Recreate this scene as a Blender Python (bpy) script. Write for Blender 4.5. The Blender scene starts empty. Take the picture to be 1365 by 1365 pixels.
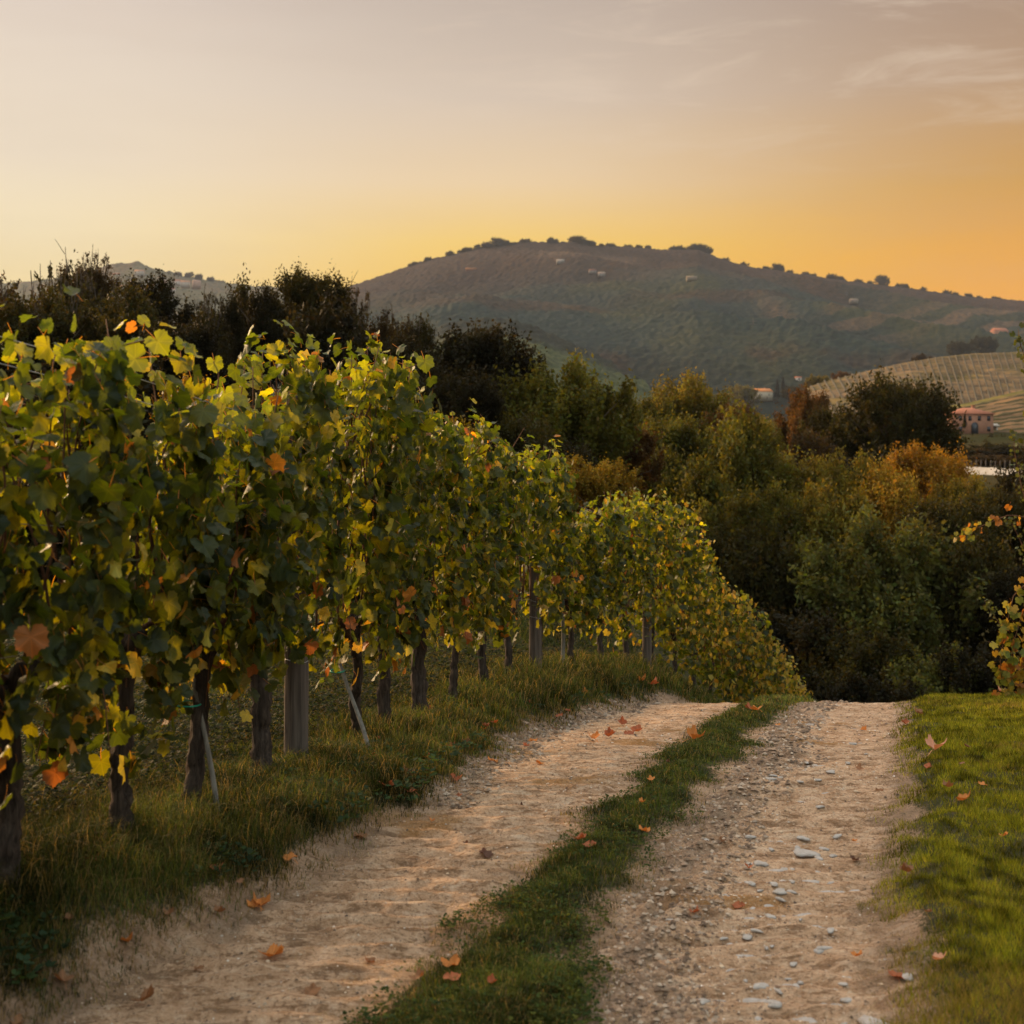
import bpy, math, random
import numpy as np
from mathutils import Vector, Matrix
from math import radians as R_, sin, cos, pi

# ------------------------------------------------------------------ camera, sky, sun, exposure
S = bpy.context.scene
COL = S.collection
EYE = 1.75
F = 1750.0            # focal length in pixels of the 1365 px wide photograph
cam_d = bpy.data.cameras.new('camera')
cam = bpy.data.objects.new('camera', cam_d); COL.objects.link(cam)
cam.location = (0, 0, EYE); cam.rotation_euler = (R_(90), 0, 0)
cam_d.sensor_width = 36; cam_d.lens = F / 1365 * 36
cam_d.shift_y = -0.0604
cam_d.clip_start = 0.1; cam_d.clip_end = 20000
cam_d.dof.use_dof = True; cam_d.dof.focus_distance = 9.0; cam_d.dof.aperture_fstop = 4.0
S.camera = cam

HAZE = 0.00004
SUN_AZ, SUN_EL = R_(-44), R_(17)      # azimuth measured from +Y, negative = left
def lin(c):
    return tuple(((v/255)/12.92 if v/255 <= 0.04045 else ((v/255+0.055)/1.055)**2.4) for v in c)

world = bpy.data.worlds.new('World'); S.world = world; world.use_nodes = True
wn = world.node_tree; wn.nodes.clear()
def N(t, typ, **kw):
    n = t.nodes.new(typ)
    for k, v in kw.items(): setattr(n, k, v)
    return n
def L(t, a, b): t.links.new(a, b)
def M_(t, op, a, b=None, c=None, clamp=False):
    n = t.nodes.new('ShaderNodeMath'); n.operation = op; n.use_clamp = clamp
    for i, v in enumerate((a, b, c)):
        if v is None: continue
        if isinstance(v, (int, float)): n.inputs[i].default_value = v
        else: t.links.new(v, n.inputs[i])
    return n.outputs[0]
def mixc(t, f, a, b, blend='MIX'):
    n = t.nodes.new('ShaderNodeMix'); n.data_type = 'RGBA'; n.blend_type = blend
    for s, v in ((0, f), (6, a), (7, b)):
        if isinstance(v, (int, float)): n.inputs[s].default_value = v
        elif isinstance(v, (tuple, list)): n.inputs[s].default_value = (*v[:3], 1)
        else: t.links.new(v, n.inputs[s])
    return n.outputs[2]
def ramp(t, f, stops, interp='LINEAR'):
    n = t.nodes.new('ShaderNodeValToRGB'); cr = n.color_ramp; cr.interpolation = interp
    while len(cr.elements) < len(stops): cr.elements.new(0.5)
    for e, (p, c) in zip(cr.elements, stops): e.position = p; e.color = (*c[:3], 1)
    if isinstance(f, (int, float)): n.inputs[0].default_value = f
    else: t.links.new(f, n.inputs[0])
    return n.outputs[0]
def srange(t, v, a, b, c=0.0, d=1.0):
    n = t.nodes.new('ShaderNodeMapRange'); n.interpolation_type = 'SMOOTHSTEP'
    t.links.new(v, n.inputs[0]); n.inputs[1].default_value = a; n.inputs[2].default_value = b
    n.inputs[3].default_value = c; n.inputs[4].default_value = d
    return n.outputs[0]

tc = N(wn, 'ShaderNodeTexCoord'); sp = N(wn, 'ShaderNodeSeparateXYZ'); L(wn, tc.outputs['Generated'], sp.inputs[0])
el = M_(wn, 'MULTIPLY', M_(wn, 'ARCSINE', sp.outputs[2]), 180/pi)
az = M_(wn, 'MULTIPLY', M_(wn, 'ARCTAN2', sp.outputs[0], sp.outputs[1]), 180/pi)
e01 = M_(wn, 'DIVIDE', el, 40.0, clamp=True)
def st(l): return [(e/40, lin(c)) for e, c in l]
SKY_L = ramp(wn, e01, st([(0,(255,205,120)),(6.3,(255,226,158)),(9,(255,234,190)),(12,(246,228,202)),(19,(234,218,204)),(32,(215,205,200))]))
SKY_C = ramp(wn, e01, st([(0,(255,180,10)),(7,(255,198,48)),(9,(254,209,104)),(11.5,(244,213,168)),(15,(222,202,182)),(19,(203,186,172)),(32,(190,182,178))]))
SKY_R = ramp(wn, e01, st([(0,(246,155,0)),(6,(250,166,0)),(8.2,(243,165,0)),(11,(214,157,62)),(15,(188,153,120)),(19,(170,143,124)),(32,(165,155,150))]))
c1 = mixc(wn, srange(wn, az, -22, 1), SKY_L, SKY_C)
c2 = mixc(wn, srange(wn, az, -2, 24), c1, SKY_R)
# thin wisps of cloud, high up and more to the right
mp = N(wn, 'ShaderNodeMapping'); L(wn, tc.outputs['Generated'], mp.inputs[0])
mp.inputs['Rotation'].default_value = (0, R_(-14), 0); mp.inputs['Scale'].default_value = (5.5, 5.5, 30)
nz = N(wn, 'ShaderNodeTexNoise'); L(wn, mp.outputs[0], nz.inputs['Vector'])
nz.inputs['Scale'].default_value = 1.55; nz.inputs['Detail'].default_value = 7; nz.inputs['Roughness'].default_value = 0.62; nz.inputs['Distortion'].default_value = 0.6
wisp = srange(wn, nz.outputs[0], 0.46, 0.72)
hi = srange(wn, el, 10, 16); rt = srange(wn, az, -14, 8, 0.25, 1.0)
wf = M_(wn, 'MULTIPLY', M_(wn, 'MULTIPLY', wisp, hi), M_(wn, 'MULTIPLY', rt, 0.42))
c3 = mixc(wn, wf, c2, lin((236, 214, 190)))
mp2 = N(wn, 'ShaderNodeMapping'); L(wn, tc.outputs['Generated'], mp2.inputs[0]); mp2.inputs['Scale'].default_value = (2, 2, 14)
nz2 = N(wn, 'ShaderNodeTexNoise'); L(wn, mp2.outputs[0], nz2.inputs['Vector']); nz2.inputs['Scale'].default_value = 1.3; nz2.inputs['Detail'].default_value = 4
c3 = mixc(wn, M_(wn, 'MULTIPLY', srange(wn, nz2.outputs[0], 0.35, 0.7), 0.14), c3, lin((190, 165, 150)))
# behind and overhead: physical sky, dimmed low and brightened high to shape the light
sky = N(wn, 'ShaderNodeTexSky'); sky.sky_type = 'NISHITA'; sky.sun_disc = False
sky.sun_elevation = SUN_EL; sky.sun_rotation = SUN_AZ
sky.dust_density = 2.5
nis = mixc(wn, 1.0, sky.outputs[0], (1.32, 0.95, 0.60), 'MULTIPLY')
elf = srange(wn, el, 3, 62, 0.09, 1.75)
nis = mixc(wn, 1.0, nis, elf, 'MULTIPLY')
absaz = M_(wn, 'ABSOLUTE', az)
front = M_(wn, 'MULTIPLY', srange(wn, absaz, 45, 95, 1, 0), srange(wn, el, 26, 50, 1, 0))
c4 = mixc(wn, front, nis, c3)
bg = N(wn, 'ShaderNodeBackground'); L(wn, c4, bg.inputs[0]); bg.inputs[1].default_value = 0.76
wo = N(wn, 'ShaderNodeOutputWorld'); L(wn, bg.outputs[0], wo.inputs[0])

sun_d = bpy.data.lights.new('sun', 'SUN'); sun = bpy.data.objects.new('sun', sun_d); COL.objects.link(sun)
sun_d.energy = 5.0; sun_d.angle = R_(6); sun_d.color = (1.0, 0.66, 0.34)
sdir = Vector((sin(SUN_AZ)*cos(SUN_EL), cos(SUN_AZ)*cos(SUN_EL), sin(SUN_EL)))
sun.rotation_euler = sdir.to_track_quat('Z', 'Y').to_euler(); sun.location = (-20, 20, 30)

S.view_settings.view_transform = 'Standard'; S.view_settings.look = 'None'
S.view_settings.exposure = 0.3; S.view_settings.gamma = 1.0; S.view_settings.use_curve_mapping = False
S.render.engine = 'CYCLES'
S.cycles.use_denoising = True; S.cycles.use_adaptive_sampling = False
try: S.cycles.denoiser = 'OPENIMAGEDENOISE'
except Exception: pass
S.cycles.max_bounces = 6; S.cycles.diffuse_bounces = 3; S.cycles.glossy_bounces = 2
S.cycles.transmission_bounces = 4; S.cycles.volume_bounces = 0; S.cycles.transparent_max_bounces = 4
S.cycles.caustics_reflective = False; S.cycles.caustics_refractive = False

# ------------------------------------------------------------------ noise and mesh helpers
rng = np.random.default_rng(7); random.seed(7)
def _h(ix, iy, s):
    n = (ix.astype(np.int64)*374761393 + iy.astype(np.int64)*668265263 + s*2147483647) & 0x7fffffff
    n = ((n ^ (n >> 13)) * 1274126177) & 0x7fffffff
    n = ((n ^ (n >> 16)) * 374761393) & 0x7fffffff
    return ((n ^ (n >> 15)) & 0xffff) / 65535.0
def vn(x, y, s=0):
    x = np.asarray(x, float); y = np.asarray(y, float)
    ix = np.floor(x); iy = np.floor(y); fx = x-ix; fy = y-iy
    fx = fx*fx*(3-2*fx); fy = fy*fy*(3-2*fy)
    a = _h(ix, iy, s); b = _h(ix+1, iy, s); c = _h(ix, iy+1, s); d = _h(ix+1, iy+1, s)
    return (a*(1-fx)+b*fx)*(1-fy) + (c*(1-fx)+d*fx)*fy          # 0..1
def fbm(x, y, s=0, o=4, g=0.5):
    x = np.asarray(x, float); y = np.asarray(y, float)
    v = 0; a = 1; t = 0
    for k in range(o):
        v = v + a*(vn(x*2**k+k*17.3, y*2**k-k*9.1, s+k)-0.5)*2; t += a; a *= g
    return v/t                                                # -1..1
def sm(a, b, x):
    t = np.clip((x-a)/(b-a), 0, 1); return t*t*(3-2*t)

def mesh_np(name, V, faces, col=None, uv=None, smooth=False):
    """faces: list of (n,k) int arrays; col: (nv,3) ; uv: (nv,2)"""
    me = bpy.data.meshes.new(name)
    V = np.asarray(V, np.float32).reshape(-1, 3)
    faces = [np.asarray(f, np.int32) for f in faces if len(f)]
    me.vertices.add(len(V)); me.vertices.foreach_set('co', V.ravel())
    nl = sum(f.size for f in faces); npol = sum(len(f) for f in faces)
    idx = np.concatenate([f.ravel() for f in faces])
    starts = []; o = 0
    for f in faces:
        starts.append(o + np.arange(len(f), dtype=np.int32)*f.shape[1]); o += f.size
    me.loops.add(nl); me.loops.foreach_set('vertex_index', idx)
    me.polygons.add(npol); me.polygons.foreach_set('loop_start', np.concatenate(starts).astype(np.int32))
    if smooth: me.polygons.foreach_set('use_smooth', np.ones(npol, bool))
    if col is not None:
        a = me.attributes.new('col', 'FLOAT_COLOR', 'POINT')
        c = np.ones((len(V), 4), np.float32); c[:, :3] = col; a.data.foreach_set('color', c.ravel())
    if uv is not None:
        a = me.attributes.new('luv', 'FLOAT2', 'POINT'); a.data.foreach_set('vector', np.asarray(uv, np.float32).ravel())
    me.update(calc_edges=True)
    return me
class MB:
    """collects pieces into one mesh"""
    def __init__(s): s.V = []; s.F3 = []; s.F4 = []; s.C = []; s.n = 0
    def add(s, V, f3=None, f4=None, c=(0.5, 0.5, 0.5)):
        V = np.asarray(V, float).reshape(-1, 3)
        if f3 is not None and len(f3): s.F3.append(np.asarray(f3, int)+s.n)
        if f4 is not None and len(f4): s.F4.append(np.asarray(f4, int)+s.n)
        c = np.asarray(c, float); s.C.append(np.broadcast_to(c, (len(V), 3)))
        s.V.append(V); s.n += len(V)
    def tube(s, P, rad, sides=8, c=(0.5, 0.5, 0.5), rough=0.0, seed=0):
        P = np.asarray(P, float); n = len(P); rad = np.broadcast_to(np.asarray(rad, float), (n,))
        T = np.gradient(P, axis=0); T /= np.linalg.norm(T, axis=1)[:, None]+1e-9
        up = np.array([0.123, 0.97, 0.2]) if abs(T[0][1]) < 0.8 else np.array([1., 0.1, 0.1])
        A = np.cross(T, up); A /= np.linalg.norm(A, axis=1)[:, None]+1e-9; B = np.cross(T, A)
        th = np.linspace(0, 2*pi, sides, endpoint=False)
        r = rad[:, None]*np.ones((1, sides))
        if rough: 
            g = np.random.default_rng(seed)
            r = r*(1+rough*(g.random((1, sides))-0.5)*1.4+rough*(g.random((n, sides))-0.5))
        ring = P[:, None, :] + r[:, :, None]*(np.cos(th)[None, :, None]*A[:, None, :]+np.sin(th)[None, :, None]*B[:, None, :])
        V = ring.reshape(-1, 3); i = np.arange(n-1)[:, None]*sides; j = np.arange(sides)[None, :]; k = (j+1) % sides
        f4 = np.stack([i+j, i+k, i+sides+k, i+sides+j], -1).reshape(-1, 4)
        V = np.vstack([V, P[0], P[-1]]); jj = np.arange(sides); kk = (jj+1) % sides
        f3 = np.vstack([np.stack([kk, jj, np.full(sides, n*sides)], -1), np.stack([jj+(n-1)*sides, kk+(n-1)*sides, np.full(sides, n*sides+1)], -1)])
        s.add(V, f3, f4, c)
    def box(s, c0, size, col=(0.5, 0.5, 0.5), rz=0.0):
        x, y, z = np.array(size)/2
        V = np.array([(a*x, b*y, c*z) for a in (-1, 1) for b in (-1, 1) for c in (-1, 1)], float)
        if rz: V = V @ np.array([[cos(rz), sin(rz), 0], [-sin(rz), cos(rz), 0], [0, 0, 1]])
        s.add(V+np.array(c0), None, [(0, 1, 3, 2), (4, 6, 7, 5), (0, 4, 5, 1), (2, 3, 7, 6), (0, 2, 6, 4), (1, 5, 7, 3)], col)
    def mesh(s, name, smooth=False):
        f = []
        if s.F3: f.append(np.vstack(s.F3))
        if s.F4: f.append(np.vstack(s.F4))
        return mesh_np(name, np.vstack(s.V), f, np.vstack(s.C), None, smooth)
def obj(name, me, mat=None, parent=None, loc=None):
    o = bpy.data.objects.new(name, me); COL.objects.link(o)
    if mat is not None and not len(me.materials): me.materials.append(mat)
    if parent is not None: o.parent = parent
    if loc is not None: o.location = loc
    return o
def tag(o, label=None, cat=None, group=None, kind=None):
    if label: o['label'] = label
    if cat: o['category'] = cat
    if group: o['group'] = group
    if kind: o['kind'] = kind
    return o
def thing(name, loc, label, cat, group=None, rz=0.0, scale=None):
    o = bpy.data.objects.new(name, None); COL.objects.link(o); o.location = loc; o.rotation_euler.z = rz
    o.empty_display_size = 0.2
    if scale is not None: o.scale = scale
    return tag(o, label, cat, group)

# ------------------------------------------------------------------ materials
def newmat(name):
    m = bpy.data.materials.new(name); m.use_nodes = True; m.node_tree.nodes.clear(); return m, m.node_tree
def out(t, sh, disp=None):
    o = t.nodes.new('ShaderNodeOutputMaterial'); t.links.new(sh, o.inputs[0])
def attr(t, name='col'):
    n = t.nodes.new('ShaderNodeAttribute'); n.attribute_name = name; return n.outputs['Color']
def noise(t, scale, detail=3, rough=0.55, vec=None, dist=0.0):
    n = t.nodes.new('ShaderNodeTexNoise'); n.inputs['Scale'].default_value = scale; n.inputs['Detail'].default_value = detail
    n.inputs['Roughness'].default_value = rough; n.inputs['Distortion'].default_value = dist
    if vec is None:
        g = t.nodes.new('ShaderNodeNewGeometry'); vec = g.outputs['Position']
    t.links.new(vec, n.inputs['Vector']); return n.outputs[0]
def objvec(t, scale=(1, 1, 1)):
    c = t.nodes.new('ShaderNodeTexCoord'); m = t.nodes.new('ShaderNodeMapping'); t.links.new(c.outputs['Object'], m.inputs[0])
    m.inputs['Scale'].default_value = scale; return m.outputs[0]
def princ(t, col, rough=0.8, bump=None, bs=0.3, bd=0.01, spec=0.3):
    p = t.nodes.new('ShaderNodeBsdfPrincipled')
    if isinstance(col, tuple): p.inputs['Base Color'].default_value = (*col, 1)
    else: t.links.new(col, p.inputs['Base Color'])
    if isinstance(rough, (int, float)): p.inputs['Roughness'].default_value = rough
    else: t.links.new(rough, p.inputs['Roughness'])
    p.inputs['Specular IOR Level'].default_value = spec
    if bump is not None:
        b = t.nodes.new('ShaderNodeBump'); b.inputs['Strength'].default_value = bs; b.inputs['Distance'].default_value = bd
        t.links.new(bump, b.inputs['Height']); t.links.new(b.outputs[0], p.inputs['Normal'])
    return p
def leaf_mat(name, trans=0.45, tcol=(1.9, 1.5, 0.5), rough=0.45, spec=0.4, veins=False, use_obj=False):
    m, t = newmat(name)
    c = attr(t)
    if use_obj:
        oi = t.nodes.new('ShaderNodeObjectInfo'); c = mixc(t, 1.0, c, oi.outputs['Color'], 'MULTIPLY')
    bump = None
    if veins:
        a = t.nodes.new('ShaderNodeAttribute'); a.attribute_name = 'luv'
        s = t.nodes.new('ShaderNodeSeparateXYZ'); t.links.new(a.outputs['Vector'], s.inputs[0])
        ang = M_(t, 'ABSOLUTE', M_(t, 'ARCTAN2', s.outputs[1], s.outputs[0]))
        rr = M_(t, 'SQRT', M_(t, 'ADD', M_(t, 'MULTIPLY', s.outputs[0], s.outputs[0]), M_(t, 'MULTIPLY', s.outputs[1], s.outputs[1])))
        d = M_(t, 'MINIMUM', ang, M_(t, 'MINIMUM', M_(t, 'ABSOLUTE', M_(t, 'SUBTRACT', ang, 0.87)), M_(t, 'ABSOLUTE', M_(t, 'SUBTRACT', ang, 1.83))))
        dist = M_(t, 'MULTIPLY', d, rr)
        v = srange(t, dist, 0.012, 0.045, 1, 0)
        # side veins
        sv = M_(t, 'SINE', M_(t, 'SUBTRACT', M_(t, 'MULTIPLY', rr, 34), M_(t, 'MULTIPLY', d, 26)))
        sv = M_(t, 'MULTIPLY', srange(t, sv, 0.75, 1.0), 0.35)
        v = M_(t, 'MAXIMUM', v, sv)
        c = mixc(t, M_(t, 'MULTIPLY', v, 0.35), c, mixc(t, 1.0, c, (1.9, 1.7, 1.5), 'MULTIPLY'))
        bump = M_(t, 'MULTIPLY', v, -1.0)
    p = princ(t, c, rough, bump, 0.35, 0.002, spec)
    tr = t.nodes.new('ShaderNodeBsdfTranslucent'); t.links.new(mixc(t, 1.0, c, tcol, 'MULTIPLY'), tr.inputs[0])
    mx = t.nodes.new('ShaderNodeMixShader'); mx.inputs[0].default_value = trans
    t.links.new(p.outputs[0], mx.inputs[1]); t.links.new(tr.outputs[0], mx.inputs[2]); out(t, mx.outputs[0]); return m
M_vleaf = leaf_mat('vine_leaf', 0.44, (4.6, 3.9, 0.4), 0.48, 0.2, True)
M_yleaf = leaf_mat('yellow_vine_leaf', 0.45, (1.5, 1.2, 0.6), 0.5, 0.25, True)
M_tleaf = leaf_mat('tree_leaf', 0.42, (1.9, 1.5, 0.5), 0.6, 0.08, False, True)
M_grass = leaf_mat('grass_blade', 0.4, (1.7, 1.5, 0.6), 0.6, 0.05)
M_dry = leaf_mat('dry_leaf', 0.25, (1.6, 1.1, 0.6), 0.7, 0.15, True, True)

def bark_mat(name, c0, c1, sc=(30, 30, 5), bs=0.8, bd=0.01):
    m, t = newmat(name); v = objvec(t, sc)
    n = noise(t, 1.0, 6, 0.65, v, 0.5)
    out(t, princ(t, ramp(t, n, [(0.32, c0), (0.7, c1)]), 0.9, n, bs, bd, 0.15).outputs[0]); return m
M_bark = bark_mat('vine_bark', (0.014, 0.010, 0.008), (0.085, 0.062, 0.048), (60, 60, 7), 1.0, 0.012)
M_tbark = bark_mat('tree_bark', (0.03, 0.022, 0.016), (0.12, 0.09, 0.065), (3, 3, 0.6))
M_post = bark_mat('weathered_wood', (0.04, 0.03, 0.024), (0.125, 0.098, 0.08), (55, 55, 2.2), 0.6, 0.004)
M_cane = bark_mat('cane_bark', (0.07, 0.03, 0.018), (0.17, 0.085, 0.045), (40, 40, 9), 0.4, 0.003)
M_stake = bark_mat('grey_stake', (0.09, 0.08, 0.07), (0.22, 0.2, 0.17), (50, 50, 5), 0.5, 0.003)
def plain(name, col, rough=0.6, metal=0.0):
    m, t = newmat(name); n = noise(t, 40, 3); p = princ(t, mixc(t, M_(t, 'MULTIPLY', n, 0.5), col, tuple(v*0.55 for v in col)), rough); p.inputs['Metallic'].default_value = metal
    out(t, p.outputs[0]); return m
M_wire = plain('galvanised_wire', (0.42, 0.42, 0.42), 0.45, 0.8)
M_tie = plain('green_plastic_tie', (0.02, 0.3, 0.2), 0.4)

# dirt of the track
def dirt_mat():
    """one material for track and verge: attribute R = crumbly bank, G = amount of dark topsoil"""
    m, t = newmat('earth')
    big = noise(t, 1.1, 4, 0.6); mid = noise(t, 8, 6, 0.7); fine = noise(t, 60, 6, 0.75); grit = noise(t, 190, 3, 0.7)
    g = t.nodes.new('ShaderNodeNewGeometry'); mp = t.nodes.new('ShaderNodeMapping'); t.links.new(g.outputs['Position'], mp.inputs[0]); mp.inputs['Scale'].default_value = (3, 10, 4)
    streak = noise(t, 4.0, 6, 0.7, mp.outputs[0], 0.5)
    c = ramp(t, mid, [(0.28, (0.24, 0.14, 0.082)), (0.44, (0.43, 0.285, 0.180)), (0.60, (0.53, 0.375, 0.255)), (0.76, (0.62, 0.47, 0.35))])
    mq = t.nodes.new('ShaderNodeMapping'); t.links.new(g.outputs['Position'], mq.inputs[0]); mq.inputs['Scale'].default_value = (10, 42, 10)
    st2 = noise(t, 0.42, 6, 0.72, mq.outputs[0], 0.8)
    c = mixc(t, srange(t, streak, 0.54, 0.62, 0, 0.7), c, (0.20, 0.115, 0.06))  # dark and pale streaks from here paint in the shading of cross ridges
    c = mixc(t, srange(t, st2, 0.53, 0.62, 0, 0.75), c, (0.17, 0.10, 0.056))
    c = mixc(t, srange(t, st2, 0.44, 0.36, 0, 0.5), c, (0.66, 0.53, 0.41))
    c = mixc(t, srange(t, streak, 0.46, 0.36, 0, 0.55), c, (0.60, 0.47, 0.35))
    c = mixc(t, srange(t, big, 0.58, 0.66, 0, 0.7), c, (0.27, 0.135, 0.035))     # ochre damp patches
    c = mixc(t, srange(t, fine, 0.53, 0.63, 0, 0.7), c, (0.14, 0.082, 0.05))
    c = mixc(t, srange(t, fine, 0.42, 0.32, 0, 0.5), c, (0.62, 0.53, 0.44))
    c = mixc(t, srange(t, grit, 0.62, 0.72, 0, 0.6), c, (0.66, 0.60, 0.53))
    c = mixc(t, srange(t, grit, 0.40, 0.30, 0, 0.6), c, (0.10, 0.06, 0.038))
    sr = t.nodes.new('ShaderNodeSeparateColor'); t.links.new(attr(t), sr.inputs[0])
    c = mixc(t, 1.0, c, (1.07, 0.99, 0.92), 'MULTIPLY')
    c = mixc(t, M_(t, 'MULTIPLY', sr.outputs[0], 0.75), c, mixc(t, fine, (0.085, 0.052, 0.034), (0.30, 0.205, 0.14)))
    so = mixc(t, srange(t, fine, 0.5, 0.7, 0, 0.6), ramp(t, mid, [(0.3, (0.04, 0.042, 0.016)), (0.52, (0.065, 0.058, 0.026)), (0.72, (0.14, 0.095, 0.055))]), (0.02, 0.02, 0.01))
    sf = M_(t, 'ADD', sr.outputs[1], M_(t, 'MULTIPLY', M_(t, 'SUBTRACT', fine, 0.5), 1.6))
    c = mixc(t, srange(t, sf, 0.35, 0.75), c, so)
    vor = t.nodes.new('ShaderNodeTexVoronoi'); vor.inputs['Scale'].default_value = 55; t.links.new(g.outputs['Position'], vor.inputs['Vector'])
    h = M_(t, 'ADD', M_(t, 'MULTIPLY', fine, 1.3), M_(t, 'ADD', M_(t, 'MULTIPLY', mid, 1.8), M_(t, 'MULTIPLY', vor.outputs[0], -0.6)))
    out(t, princ(t, c, 0.93, h, 0.9, 0.022, 0.12).outputs[0]); return m
M_dirt = dirt_mat(); M_soil = M_dirt
def valley_mat():
    m, t = newmat('valley_grass')
    a = noise(t, 0.03, 5, 0.6); b = noise(t, 0.6, 5, 0.6)
    c = ramp(t, a, [(0.35, (0.020, 0.023, 0.009)), (0.5, (0.036, 0.030, 0.013)), (0.62, (0.06, 0.040, 0.02))])
    c = mixc(t, M_(t, 'MULTIPLY', b, 0.5), c, (0.03, 0.03, 0.014))
    out(t, princ(t, c, 1.0, None, spec=0.0).outputs[0]); return m
M_valley = valley_mat()
def hill_mat():
    m, t = newmat('wooded_hillside')
    c = attr(t); n1 = noise(t, 0.035, 5, 0.7); n2 = noise(t, 0.12, 3, 0.6)
    c = mixc(t, srange(t, n1, 0.42, 0.62, 0, 0.4), c, mixc(t, 1.0, c, (0.5, 0.55, 0.55), 'MULTIPLY'))
    c = mixc(t, srange(t, n2, 0.50, 0.64, 0, 0.35), c, mixc(t, 1.0, c, (2.1, 1.7, 1.2), 'MULTIPLY'))
    c = mixc(t, srange(t, n2, 0.48, 0.36, 0, 0.6), c, mixc(t, 1.0, c, (0.35, 0.4, 0.45), 'MULTIPLY'))
    out(t, princ(t, c, 0.95, None, spec=0.05).outputs[0]); return m
M_hill = hill_mat()
def vcol_mat(name, rough=0.8, bs=0.0, sc=8):
    m, t = newmat(name); c = attr(t); n = noise(t, sc, 5, 0.65)
    c = mixc(t, srange(t, n, 0.4, 0.65, 0, 0.45), c, mixc(t, 1.0, c, (0.6, 0.55, 0.5), 'MULTIPLY'))
    out(t, princ(t, c, rough, n if bs else None, bs, 0.03, 0.2).outputs[0]); return m
M_wall = vcol_mat('rough_masonry', 0.9, 0.3, 1.2)
M_stone = vcol_mat('pale_stone', 0.75, 0.4, 40)
M_tile = vcol_mat('roof_tiles', 0.85, 0.2, 1.5)
M_pane = plain('dark_window', (0.03, 0.03, 0.035), 0.25)
M_shrubrow = vcol_mat('vine_row_foliage', 0.8, 0.4, 2.0)

# ------------------------------------------------------------------ shape of the land
def ip(x, xs, ys): return np.interp(x, xs, ys)
ROAD_Y = [-40, 4.4, 6.4, 7.6, 8.75, 10.9, 13.4, 15, 16.5, 18, 20, 25, 30, 40, 60, 90, 130, 200, 300, 400, 600, 900, 1400, 6000]
ROAD_Z = [0, 0.0, 0.0, -0.08, -0.25, -0.55, -0.87, -1.12, -1.55, -2.3, -3.4, -6.3, -8.7, -10.5, -9.5, -6.5, -2, 0.5, 5, 9, 14, 22, 10, 0]
LEFT_Y = [-40, 0, 4, 14, 20, 30, 45, 70, 100, 130, 200, 6000]
LEFT_Z = [0.35, 0.4, 0.3, -0.6, -1.0, -1.7, -2.6, -4.5, -5, -3, 0.5, 0]
rowX_k = ([-3, 4, 9, 13.2, 15.3, 17.5, 19.5, 20.5, 22, 24.3, 26, 30], [-3.258, -1.781, -0.726, 0.16, 0.93, 1.88, 2.80, 3.25, 4.0, 5.1, 6.0, 8.4])
def rowX(y):
    y = np.asarray(y, float); return sum(ip(y+d, *rowX_k) for d in (-1.0, -0.5, 0, 0.5, 1.0))/5
rowZ_k = ([-5, 14, 15.5, 17.5, 19.5, 22, 24.3, 26, 30], [1.09, -0.62, -0.82, -1.2, -2.1, -3.25, -4.65, -5.6, -8.6])
def rowZ(y): return ip(y, *rowZ_k)
VX = ([-10, 2.5, 4.15, 4.45, 4.8, 5.47, 6, 6.5, 7.2, 10, 12, 14.5, 15.5, 18, 22, 30], [-5.2, -2.1, -1.43, -1.22, -0.99, -0.86, -0.64, -0.47, -0.22, 0.15, 0.74, 1.50, 2.05, 3.3, 5.5, 10])
CL = ([-10, 2.5, 4.2, 4.57, 5.1, 5.47, 6, 6.66, 8.3, 10.5, 12.6, 14.3, 17, 20, 30], [-5, -1.02, -0.47, -0.32, -0.12, 0.03, 0.23, 0.45, 0.94, 1.49, 2.02, 2.62, 3.7, 5.2, 11])
CR = ([-10, 2.5, 4.2, 4.57, 5.1, 5.47, 6, 6.66, 8.3, 10.5, 12.6, 14.3, 17, 20, 30], [-4.0, -0.15, 0.28, 0.34, 0.45, 0.53, 0.71, 1.0, 1.5, 2.03, 2.60, 3.2, 4.3, 5.9, 12])
LX = ([-10, 4.4, 7, 13.4, 17, 20, 30], [-2.0, 1.26, 2.03, 3.97, 5.3, 6.9, 13])
def jit(x, y, s, a): return a*fbm(x*2.2+s, y*2.2, s, 3)
def masks(x, y):
    """signed distances (m) into: verge, centre strip, lawn (positive inside)"""
    j1 = jit(x, y, 31, 0.20)+jit(x*4, y*4, 32, 0.09); j2 = jit(x, y, 33, 0.17)+jit(x*4, y*4, 34, 0.07); j3 = jit(x, y, 35, 0.11)+jit(x*4, y*4, 36, 0.09)
    v = ip(y, *VX)-x+j1
    c = np.minimum(x-ip(y, *CL), ip(y, *CR)-x)+j2
    l = x-ip(y, *LX)+j3
    return v, c, l
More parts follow.
